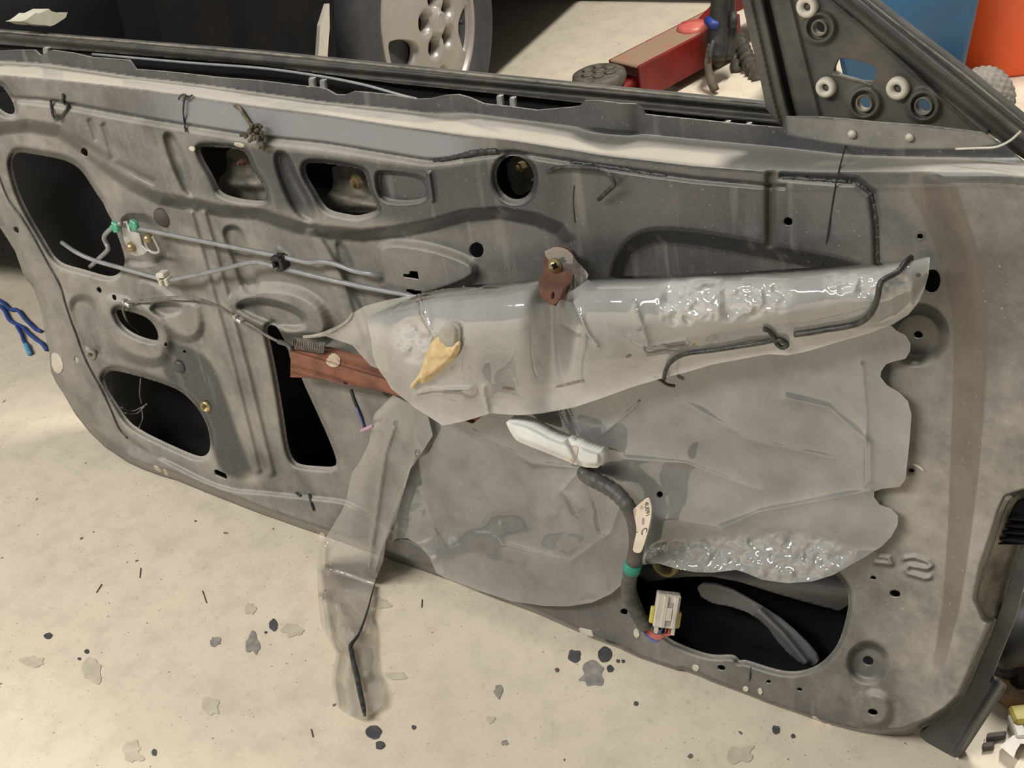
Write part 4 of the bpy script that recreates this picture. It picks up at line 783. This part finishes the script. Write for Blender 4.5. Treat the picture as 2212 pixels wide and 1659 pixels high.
for o, mt in ((0, 'pinkwire'), (5, 'pinkwire'), (-6, 'bluewire'), (9, 'pinkwire')):
    dtube('wire', [(1392 + o * .8, 1350, .056), (1396 + o, 1363, .057), (1408 + o, 1376 - o * .3, .058), (1424 + o, 1380 - o, .058), (1436 + o * 1.4, 1370, .055), (1440 + o * 1.5, 1352, .052)], 2.8, M[mt], har)

# ================================================================== stains on the floor
oil = simple('oil_stain', (.055, .055, .062), (.10, .095, .09), 60, .5); oil2 = simple('old_oil_stain', (.20, .19, .18), (.34, .31, .265), 70, .7); brown = simple('dirt_stain', (.48, .42, .315), (.56, .50, .385), 60, .8)
def blot(x, y, rx, ry, mt, rough=.12, n=16, name='oil_stain'):
    t = np.linspace(0, 2 * np.pi, n, endpoint=False); r = 1 + rng.normal(0, rough, n)
    p = chaikin(np.stack([x + rx * r * np.cos(t), y + ry * r * np.sin(t)], 1), 1); q = gpt(p[:, 0], p[:, 1], .0008); c_ = gpt(x, y, .0011)
    V = np.concatenate([[c_], q]); mm = len(q); mesh(name, V, [(0, 1 + (i + 1) % mm, 1 + i) for i in range(mm)], mt, floor)
for x, y, rx, ry, mt in ((545, 1391, 17, 21, oil2), (463, 1386, 13, 10, oil2), (1277, 1456, 26, 30, oil2), (1241, 1418, 14, 14, oil), (1306, 1414, 16, 17, oil), (1318, 1444, 8, 8, oil), (1335, 1428, 4, 4, oil), (1346, 1428, 4, 4, oil), (1203, 1447, 5, 5, oil), (1374, 1520, 5, 5, oil),
                          (807, 1582, 17, 16, oil), (821, 1610, 10, 10, oil), (590, 1350, 9, 13, oil), (574, 1366, 3, 3, oil), (1077, 1494, 8, 15, oil2), (104, 1373, 9, 7, oil), (187, 1407, 5, 5, oil), (171, 1423, 4, 3, oil), (333, 1625, 6, 7, oil), (1676, 1577, 9, 10, oil), (1713, 1590, 5, 5, oil), (894, 1571, 5, 5, oil), (1090, 1603, 7, 6, oil2),
                          (818, 1303, 24, 11, brown), (200, 1445, 22, 26, brown), (72, 1430, 26, 12, brown), (285, 1625, 22, 22, brown), (455, 1525, 22, 20, brown), (850, 1460, 22, 9, brown), (632, 1360, 20, 13, brown), (1600, 1630, 30, 18, brown), (540, 1315, 12, 12, brown), (1060, 1555, 10, 8, brown), (2150, 1595, 16, 8, oil2), (2127, 1612, 6, 10, oil2)):
    blot(x, y, rx, ry, mt, .20 if mt is not oil else .09)
for pts in ([(304, 1227), (302, 1248)], [(437, 1276), (446, 1302)], [(220, 1262), (208, 1280)], [(912, 1295), (911, 1312)], [(672, 1575), (676, 1592)]):
    p = np.array(pts, float); tube('needle', gpt(p[:, 0], p[:, 1], .001), .0007, M['plug'], floor, n=0, seg=5)
# blue twine lying left of the door
for i, (pts, lb) in enumerate((([(-20, 640), (5, 655), (22, 668), (38, 672), (52, 690), (68, 700), (78, 712), (88, 715)], 'single blue twine end on the floor left of the door, the upper one'), ([(-20, 650), (5, 668), (20, 690), (36, 705), (50, 708), (62, 720), (78, 732), (92, 742), (100, 755)], 'forked blue twine end on the floor left of the door, with a light blue tip'))):
    p = np.array(pts, float); p[1:-1] += rng.normal(0, 1.6, p[1:-1].shape); Q = gpt(p[:, 0], p[:, 1], .006)
    root = empty('blue_twine', Q[0] * np.array([1, 1, 0]), lb, 'twine', 'blue twine ends left of the door')
    tube('strand', Q, .0036, M['bluetwine'], root)
    if i:
        p = np.array([(36, 705), (46, 722), (50, 735), (56, 744)], float); tube('strand', gpt(p[:, 0], p[:, 1], .006), .003, M['bluetwine'], root)
        p = np.array([(56, 744), (60, 754), (64, 764)], float); tube('bound_end', gpt(p[:, 0], p[:, 1], .006), .0046, M['lightblue'], root)

# ================================================================== parked dark car with its alloy wheel
AX = np.array([.98972, .14300, 0.]); AX /= np.linalg.norm(AX); TE = np.array([-AX[1], AX[0], 0.]); DN = np.array([0, 0, -1.])
WC = np.array([-.9069, 1.1175, .2932])
blackp = simple('black_car_plastic', (.007, .007, .008), (.010, .009, .009), 10, .6, spec=.12)
alloy = simple('silver_alloy_paint', (.42, .385, .335), (.36, .33, .29), 14, .38, .25)
rubber = simple('tyre_rubber', (.042, .042, .046), (.06, .057, .055), 25, .75)
car = empty('parked_car', (-1.7, 1.6, 0), 'dark parked car behind the door, only its bumper and alloy wheel showing', 'car')
def cpt(s, o, z): return np.array([WC[0], WC[1], 0]) + AX * o + TE * s + np.array([0, 0, z])   # s along the car, o outwards
# tyre
R0 = .289
prof = [(.182, -.008), (.190, .004), (.215, .012), (.245, .012), (.268, .004), (.281, -.012), (.287, -.032), (.289, -.06), (.289, -.13), (.286, -.16), (.278, -.18), (.25, -.19), (.19, -.185), (.18, -.17)]
lathe('tyre', prof, WC, AX, rubber, car, 72)
rim = lathe('wheel_rim', [(.150, -.17), (.160, -.14), (.158, -.05), (.166, -.025), (.174, -.012), (.178, .002), (.183, .006), (.187, .003), (.187, -.006), (.180, -.012)], WC, AX, alloy, car, 72)
gs = .003; gg = np.arange(-.18, .18 + gs, gs); X, Y = np.meshgrid(gg, gg); rr_ = np.hypot(X, Y); S = .172 - rr_
for q in range(5):
    a0 = math.radians(25 + 72 * q); pl = []
    for r_, da in ((.086, 0), (.092, -9), (.115, -16), (.145, -19), (.166, -18.5), (.168, 0), (.166, 18.5), (.145, 19), (.115, 16), (.092, 9)):
        a = a0 + math.radians(da); pl.append((r_ * math.cos(a), r_ * math.sin(a)))
    S = np.minimum(S, -sdf(chaikin(pl, 2), X, Y, .04))
    a1 = math.radians(55.5 + 72 * q); S = np.minimum(S, -(.0225 - np.hypot(X - .050 * math.cos(a1), Y - .050 * math.sin(a1))))
S = S * 1e3; px, py, T = march(S, gg[0], gg[0], gs)
def facez(x, y):
    r = np.hypot(x, y); z = .027 - .030 * (r / .172) ** 2
    z = z - .004 * np.exp(-((r - .030) / .006) ** 2)
    for q in range(5):
        a1 = math.radians(55.5 + 72 * q); z = z - .004 * sm((.029 - np.hypot(x - .050 * math.cos(a1), y - .050 * math.sin(a1))) / .006)
    # emblem: slanted oval with cross strokes
    u = x + y * .35; e = np.hypot(u / .62, y)
    z = z + .0040 * np.exp(-((e - .0190) / .0026) ** 2) + .0040 * np.exp(-((u + .35 * y) / .0024) ** 2) * (np.abs(y) < .018)
    return z
Vw = WC + AX * facez(px, py)[:, None] + TE * px[:, None] + DN * py[:, None]
if (np.cross(Vw[T[:, 1]] - Vw[T[:, 0]], Vw[T[:, 2]] - Vw[T[:, 0]]) @ AX).sum() < 0: T = T[:, ::-1]
E_ = boundary(T); bi, inv = np.unique(E_, return_inverse=True); inv = inv.reshape(-1, 2); n0 = len(Vw)
V2 = Vw[bi] - AX * .022; T = np.concatenate([T, np.stack([E_[:, 0], inv[:, 0] + n0, E_[:, 1]], 1), np.stack([E_[:, 1], inv[:, 0] + n0, inv[:, 1] + n0], 1)])
mesh('rim_face', np.concatenate([Vw, V2]), T, alloy, rim)
for q in range(5):
    a1 = math.radians(55.5 + 72 * q); lathe('lug_nut', [(0.0, .0), (.008, -.001), (.010, -.004), (.010, -.03)], WC + TE * .050 * math.cos(a1) + DN * .050 * math.sin(a1) + AX * .004, AX, M['plug'], rim, 6, smooth=False)
lathe('brake_disc', [(.02, -.055), (.125, -.055), (.125, -.075), (.02, -.075)], WC, AX, simple('rusty_brake', (.10, .06, .035), (.06, .035, .02), 20, .8), car, 48)
lathe('valve_stem', [(0.0, .012), (.005, .012), (.006, 0), (.006, -.02)], WC + TE * .130 * math.cos(math.radians(20)) + DN * .044 - AX * .005, AX, M['black'], rim, 12)
# body: bumper corner, arch, sill and floor pan
def slab(name, pts, o0, o1, mat, parent=car, label=None):
    """panel whose outline (s, z) is extruded from o0 to o1 outwards"""
    n = len(pts); V = [cpt(s, o0, z) for s, z in pts] + [cpt(s, o1, z) for s, z in pts]
    Fs = [tuple(range(n))[::-1], tuple(range(n, 2 * n))] + [(i, (i + 1) % n, n + (i + 1) % n, n + i) for i in range(n)]
    return mesh(name, np.array(V), Fs, mat, parent, smooth=False, label=label)
arch = [(.36 * math.cos(a), .30 + .36 * math.sin(a)) for a in np.linspace(math.pi * 1.02, 0, 14)]
slab('fender', [(-.80, .34), (-.60, .26), (-.37, .24)] + arch[1:-1] + [(.37, .24), (2.6, .26), (2.6, .95), (-.3, .92), (-.75, .80)], -.06, .015, blackp)
bum = []
for z in (.22, .30, .42, .60, .78):
    for i, a in enumerate(np.linspace(0, math.pi / 2, 9)):
        pull = .05 * (abs(z - .45) / .3) ** 2
        bum.append(cpt(-.52 - (.36 - pull) * math.sin(a), .03 - pull * .5 - .36 * (1 - math.cos(a)), z))
    bum.append(cpt(-.88 + .05 * (abs(z - .45) / .3) ** 2, -1.7, z))
nb = 10; Fs = [(j * nb + i, j * nb + i + 1, (j + 1) * nb + i + 1, (j + 1) * nb + i) for j in range(4) for i in range(nb - 1)]
bumper = mesh('front_bumper', np.array(bum), Fs, blackp, car); so = bumper.modifiers.new('s', 'SOLIDIFY'); so.thickness = .004
def bray(x, y):
    d = rays(x, y); t = ((cpt(-.6, .046, 0) - CAM) @ AX) / (d @ AX); return CAM + d * t[..., None]
chp = np.array([(46, 46), (56, 43), (66, 36), (76, 28), (85, 29), (94, 25), (106, 19), (111, 24), (122, 27), (130, 29), (146, 27), (142, 38), (130, 46), (119, 53), (109, 57), (98, 54), (84, 54), (68, 52), (58, 48)], float)
q = bray(chp[:, 0], chp[:, 1]); q2 = q - AX * .03; nq = len(q)
mesh('paint_chip', np.concatenate([q, q2]), [tuple(range(nq)), tuple(range(nq, 2 * nq))[::-1]] + [(i, nq + i, nq + (i + 1) % nq, (i + 1) % nq) for i in range(nq)], simple('pale_primer', (.50, .48, .38), (.44, .42, .33), 60, .7), bumper, smooth=False, label='pale patch of chipped paint')
slab('floor_pan', [(-.78, .24), (4.2, .24), (4.2, .30), (-.78, .30)], -1.66, -.02, blackp)
slab('hood', [(-.80, .80), (-.3, .92), (1.0, 1.0), (4.2, 1.0), (4.2, .95), (-.3, .86), (-.80, .74)], -1.66, -.03, blackp)
slab('arch_liner', [(-.44, .20), (-.43, .33), (-.42, .385), (-.39, .435), (-.355, .462), (-.348, .46), (-.365, .42), (-.39, .38), (-.40, .33), (-.405, .20)], -.01, .022, simple('pale_liner', (.62, .575, .48), (.56, .52, .43), 20, .6), label='pale strip between bumper and tyre')
slab('well_back', [(-.39, .10), (.39, .10), (.39, .70), (-.39, .70)], -.30, -.27, blackp)
# ================================================================== red floor jack
red = simple('red_enamel', (.21, .013, .009), (.15, .010, .008), 16, .42); reddust = simple('dusty_red', (.30, .20, .13), (.42, .10, .06), 30, .75, lo=.55, hi=.8)
gunm = simple('dirty_cast_iron', (.07, .06, .045), (.13, .115, .085), 60, .6, bmp=.4)
zt = .105
A_, B_, C_ = gpt(1378, 143, zt), gpt(1322, 127, zt), gpt(1526, 66, zt)
dl = C_ - A_; dl[2] = 0; L = np.linalg.norm(dl); dl /= L; wl = B_ - A_; wl -= dl * (wl @ dl); wd = np.linalg.norm(wl); wl /= wd
jack = empty('floor_jack', (A_ + dl * .15 + wl * wd / 2) * np.array([1, 1, 0]), 'red trolley jack with round black saddle on the floor behind the door', 'jack')
up3 = np.array([0, 0, 1.])
cen = A_ + dl * (L * .75) + wl * wd / 2
lf = .5 * L * 1.5
for s in (0, 1):
    box('side_plate', A_ + dl * lf + wl * (wd if s else 0) - up3 * .040, dl * lf, wl * .004, up3 * .040, red, jack, b=.002)
box('top_plate', A_ + dl * lf + wl * wd / 2 - up3 * .003, dl * lf, wl * (wd / 2), up3 * .004, reddust, jack, b=.003)
box('lift_arm', A_ - dl * .015 + wl * wd / 2 - up3 * .055, dl * .035, wl * (wd * .32), up3 * .022, red, jack, b=.006)
sc = gpt(1293, 155, .102); k = .00095
sad = lathe('saddle', [(0.0, .0), (.050, 0), (.058, -.004), (.060, -.014), (.056, -.026), (.03, -.034)], sc, up3, gunm, jack, 40)
for i in range(7):
    a = i * math.pi / 3; r = 0 if i == 6 else .028
    lathe('saddle_pad', [(0.0, .005), (.010, .005), (.0125, .003), (.013, -.001)], sc + np.array([r * math.cos(a), r * math.sin(a), 0]), up3, gunm, sad, 6, smooth=False)
lathe('saddle_post', [(.018, -.10), (.018, -.03)], sc, up3, gunm, jack, 16)
pc = gpt(1497, 62, zt); lathe('pump_cap', [(0.0, .014), (.030, .012), (.036, .006), (.037, 0), (.036, -.006)], pc, up3, simple('worn_red', (.60, .16, .12), (.5, .08, .06), 25, .4), jack, 32)
V = [pc + dl * .02 + wl * s * .02 + np.array([0, 0, z]) for s in (-1, 1) for z in (0,)] + [pc + dl * .30 + wl * s * .035 for s in (-1, 1)] + [pc + dl * .30 + wl * s * .035 + up3 * .075 for s in (-1, 1)]
mesh('handle_socket', np.array(V), [(0, 2, 3, 1), (0, 1, 5, 4), (0, 4, 2), (1, 3, 5), (2, 4, 5, 3)], red, jack, smooth=False)
for t in (.06, .85):
    for s in (-1, 1):
        lathe('wheel', [(0.0, .012), (.014, .012), (.020, .009), (.022, 0), (.020, -.009), (.014, -.012), (0.0, -.012)], (A_ + dl * L * 1.4 * t + wl * (wd / 2 + s * (wd / 2 - .014))) * np.array([1, 1, 0]) + up3 * .022, wl, gunm, jack, 20)

# ================================================================== dark bundle standing beside the jack
dk = simple('black_grip', (.022, .021, .020), (.05, .045, .038), 30, .6, bmp=.3); scuff = simple('scuffed_brown_metal', (.13, .10, .06), (.05, .04, .028), 40, .7, bmp=.4)
b0 = gpt(1541, 197, 0.)
bun = empty('cable_bundle', b0, 'black strapped bundle with a blue tie and a bent brown tip beside the red jack', 'bundle')
fw = b0 - CAM; dep = fw @ ROT[:, 2]; kx = dep / F
def vp(x, y, d=0.0): return CAM + rays(x, y) * (dep + d)
tube('bent_tip', [vp(1545, 196, -.02), vp(1538, 178, -.02), (vp(1530, 150, -.02)), vp(1530, 125, -.02), vp(1536, 95, -.03)], [.010, .011, .009, .008, .008], scuff, bun, seg=12)
P = [vp(1548, 128, 0), vp(1550, 100, 0), vp(1552, 60, -.01), vp(1556, 20, -.03), vp(1560, -40, -.06)]
tube('grip', P, [.020, .024, .024, .022, .022], dk, bun, seg=14)
tube('grip', [vp(1572, 126, .01), vp(1574, 100, .01), vp(1576, 60, 0), vp(1574, 20, -.02), vp(1576, -40, -.05)], [.012, .018, .019, .015, .015], dk, bun, seg=12)
tube('buckle', [vp(1582, 30, -.02), vp(1585, 42, -.03), vp(1583, 58, -.02)], .010, dk, bun, seg=10)
tube('tie', [vp(1530, 44, -.02), vp(1538, 52, -.035), vp(1550, 56, -.035)], .011, simple('blue_tie', (.02, .05, .25), (.015, .035, .18), 40, .5), bun, seg=10, label='blue tie')
tube('lever', [vp(1541, 88, -.04), vp(1536, 105, -.04), vp(1533, 124, -.035)], .005, M['skin'], bun, seg=8)
# ribbed boot shape leaning behind it
rt = simple('mossy_dark_rubber', (.055, .048, .036), (.16, .14, .11), 70, .85, lo=.5, hi=.7, bmp=.8)
g0 = gpt(1603, 168, 0.); hose = empty('ribbed_hose', g0, 'worn dark ribbed hose leaning on the floor right of the black bundle', 'hose')
fw2 = (g0 - CAM) @ ROT[:, 2]
def vq(x, y, d=0.0): return CAM + rays(x, y) * (fw2 + d)
P = spline(np.array([vq(1592, 70, .09), vq(1600, 97, .06), vq(1611, 122, .03), vq(1624, 147, .0), vq(1640, 172, -.03)]), 12)
V, Fs = tubeVF(P, .016 + .004 * np.sin(np.arange(len(P)) * 1.2), 14); mesh('ribbed_tube', V, Fs, rt, hose)
tube('hose_end', [vq(1596, 104, .07), vq(1592, 130, .05), vq(1590, 158, .03)], [.012, .014, .012], rt, hose, seg=12)

# ================================================================== bins at the back right
def tapered(name, base, dx, dy, w0, w1, d0, d1, hgt, rad, mat, parent):
    V = []; Fs = []; n = 0; rings = []
    for w, d, z in ((w0 - .006, d0 - .006, 0), (w0, d0, .008), (w1, d1, hgt), (w1 - .005, d1 - .005, hgt), (w0 - .006, d0 - .006, .02)):
        pts = []
        for sx, sy, a in ((1, 1, 0), (-1, 1, 90), (-1, -1, 180), (1, -1, 270)):
            for t in np.linspace(0, 90, 7):
                ang = math.radians(a + t); pts.append(base + dx * (sx * (w - rad) + rad * math.cos(ang)) + dy * (sy * (d - rad) + rad * math.sin(ang)) + up3 * z)
        V += pts; rings.append(len(pts))
    m_ = rings[0]
    for j in range(4): Fs += [(j * m_ + i, j * m_ + (i + 1) % m_, (j + 1) * m_ + (i + 1) % m_, (j + 1) * m_ + i) for i in range(m_)]
    Fs.append(tuple(range(m_))[::-1]); Fs.append(tuple(4 * m_ + i for i in range(m_)))
    return mesh(name, np.array(V), Fs, mat, parent)
vx = ROT[:, 0].copy(); vx[2] = 0; vx /= np.linalg.norm(vx); vy = np.array([-vx[1], vx[0], 0])
bl = gpt(1966, 262, 0.); blue = simple('blue_plastic', (.028, .115, .235), (.035, .10, .185), 12, .45)
bin_ = empty('blue_bin', bl + vy * .06, 'tall blue plastic bin behind the mirror corner of the door', 'bin')
tapered('bin_body', bl + vy * .06, vx, vy, .100, .185, .045, .060, .50, .018, blue, bin_)
V, Fs = [], []
tube('bin_rim', [bl + vy * .06 + vx * a * .188 + vy * b * .062 + up3 * .50 for a, b in ((1, 1), (-1, 1), (-1, -1), (1, -1), (1, 1))], .007, blue, bin_, n=0)
cb = gpt(1770, 250, 0.) + vy * .10
crate = empty('black_crate', cb, 'black crate glimpsed through the rectangular slot left of the blue bin', 'crate')
bk_ = simple('black_crate_plastic', (.012, .012, .012), (.02, .02, .02), 20, .6)
for s in (-1, 1):
    box('crate_side', cb + vx * s * .043 + up3 * .12, vx * .003, vy * .055, up3 * .12, bk_, crate, b=.001)
    box('crate_panel', cb + vy * s * .055 + up3 * .12, vx * .046, vy * .003, up3 * .12, bk_, crate, b=.001)
box('crate_base', cb + up3 * .004, vx * .045, vy * .056, up3 * .004, bk_, crate)
og = simple('orange_plastic', (.95, .135, .028), (.9, .12, .025), 6, .4)
ob_ = gpt(2300, 262, 0.) + vy * .30; bkt = empty('orange_bucket', ob_ + vy * .1, 'bright orange plastic bucket at the right edge behind the blue bin', 'bucket')
lathe('bucket_body', [(.155, 0), (.160, .006), (.185, .42), (.191, .422), (.191, .39), (.185, .385), (.181, .42), (.154, .012)], ob_ + vy * .1, up3, og, bkt, 48)
lathe('bucket_rim', [(.178, .34), (.194, .342), (.194, .352), (.180, .354)], ob_ + vy * .1, up3, og, bkt, 48)
# grey knobbed wheel between the bucket and the door frame
kc = gpt(2118, 214, .060); kn = empty('knobbed_wheel', kc * np.array([1, 1, 0]), 'grey rubber wheel with a scaly tread beside the orange bucket', 'wheel')
axw = (-ROT[:, 0] * .75 - ROT[:, 2] * .55 + ROT[:, 1] * .12); axw[2] = 0; axw /= np.linalg.norm(axw)
u_ = np.cross(axw, up3); u_ /= np.linalg.norm(u_); w_ = np.cross(axw, u_); V = []; nu, nw = 120, 22
for j in range(nw + 1):
    for i in range(nu):
        a = 2 * math.pi * i / nu; t = -1 + 2 * j / nw; hx = abs(math.sin(a * 12 + (math.pi / 2) * (int((t + 1) * 3) % 2))) * abs(math.sin((t + 1) * 3 * math.pi))
        r = .056 + .004 * hx - .010 * t ** 4; V.append(kc + axw * t * .042 + r * (math.cos(a) * u_ + math.sin(a) * w_))
Fs = [(j * nu + i, j * nu + (i + 1) % nu, (j + 1) * nu + (i + 1) % nu, (j + 1) * nu + i) for j in range(nw) for i in range(nu)]
mesh('tread', np.array(V), Fs, simple('grey_rubber', (.24, .22, .185), (.16, .145, .12), 60, .7), kn)
lathe('hub', [(0.0, .026), (.040, .027), (.042, .02), (.042, -.02), (.0, -.02)], kc, axw, gunm, kn, 24)

# dark tool chest along the back
t0, t1 = gpt(1130, 2, 0.), gpt(1560, 9, 0.); tl = (t1 - t0); tw = np.linalg.norm(tl); tl /= tw; tn = np.array([-tl[1], tl[0], 0])
chest = empty('tool_chest', (t0 + t1) / 2 + tn * .25, 'dark steel tool chest along the back of the garage floor', 'tool chest')
dks = simple('dark_steel', (.035, .037, .040), (.05, .05, .05), 10, .5)
cc = (t0 + t1) / 2 + tn * .25
box('chest_body', cc + up3 * .42, tl * (tw / 2 + .2), tn * .235, up3 * .42, dks, chest, b=.01)
for i in range(3):
    dr_ = box('drawer', cc - tn * .240 + up3 * (.14 + .26 * i), tl * (tw / 2 + .17), tn * .010, up3 * .12, dks, chest, b=.004)
    box('drawer_handle', cc - tn * .255 + up3 * (.22 + .26 * i), tl * (tw / 2 + .1), tn * .008, up3 * .010, M['zinc'], dr_, b=.003)

# ================================================================== odds and ends at the lower right
rp = gpt(2218, 1488, .0); rd = empty('rusty_flange', rp, 'round rusty metal flange on the floor at the lower right', 'metal part')
lathe('flange', [(.018, 0), (.018, .022), (.026, .026), (.034, .022), (.036, .008), (.040, 0)], rp, (0, -.25, 1), simple('tan_rust', (.42, .27, .15), (.22, .12, .07), 50, .8, bmp=.4), rd, 32)
lathe('flange_bolt', [(0.0, .020), (.007, .020), (.009, .012), (.009, 0)], rp + np.array([-.008, .004, 0]), up3, M['plug'], rd, 6, smooth=False)
yp = gpt(2205, 1600, 0.); cl = empty('plastic_clip', yp, 'white plastic clip with a yellow cap on the floor by the door corner', 'clip')
def gl(x, y, z): return gpt(x, y, z)
V = [gl(x, y, z) for z in (.004, .014) for x, y in ((2160, 1612), (2186, 1590), (2216, 1575), (2250, 1585), (2250, 1612), (2205, 1606), (2196, 1620), (2190, 1637))]
mesh('clip_body', np.array(V), [tuple(range(8)), tuple(range(8, 16))[::-1]] + [(i, 8 + i, 8 + (i + 1) % 8, (i + 1) % 8) for i in range(8)], M['white_plastic'], cl, smooth=False)
box('clip_cap', gl(2205, 1552, .012), vx * .010, vy * .012, up3 * .010, M['yellow'], cl, b=.003, label='yellow cap')
box('clip_neck', gl(2198, 1575, .010), vx * .006, vy * .016, up3 * .007, M['white_plastic'], cl, b=.002)
for i, (x, y) in enumerate(((2152, 1590), (2135, 1612))):
    p = gpt(x, y, .004); tag(mesh('rust_flake', *boxVF(p, vx * (.010 - .004 * i), (vy * .004 + vx * .002), up3 * .003, .0015), M['plug'], None, smooth=False, org=p), ['long brown rust flake on the floor near the yellow capped clip', 'short brown rust flake on the floor near the door corner'][i], 'flake', 'rust flakes by the door corner')
bp = gpt(2215, 1405, 0.); bk = empty('black_casting', bp, 'black greasy metal casting behind the lower front corner of the door', 'metal part')
P = [gpt(2168, 1428, .04), gpt(2184, 1402, .06), gpt(2206, 1360, .07), gpt(2240, 1330, .06)]
tube('casting_arm', P, [.012, .02, .026, .03], dk, bk, seg=14)
tube('casting_lug', [gpt(2176, 1440, .03), gpt(2162, 1452, .02), gpt(2152, 1462, .02)], [.012, .012, .008], dk, bk, seg=12)
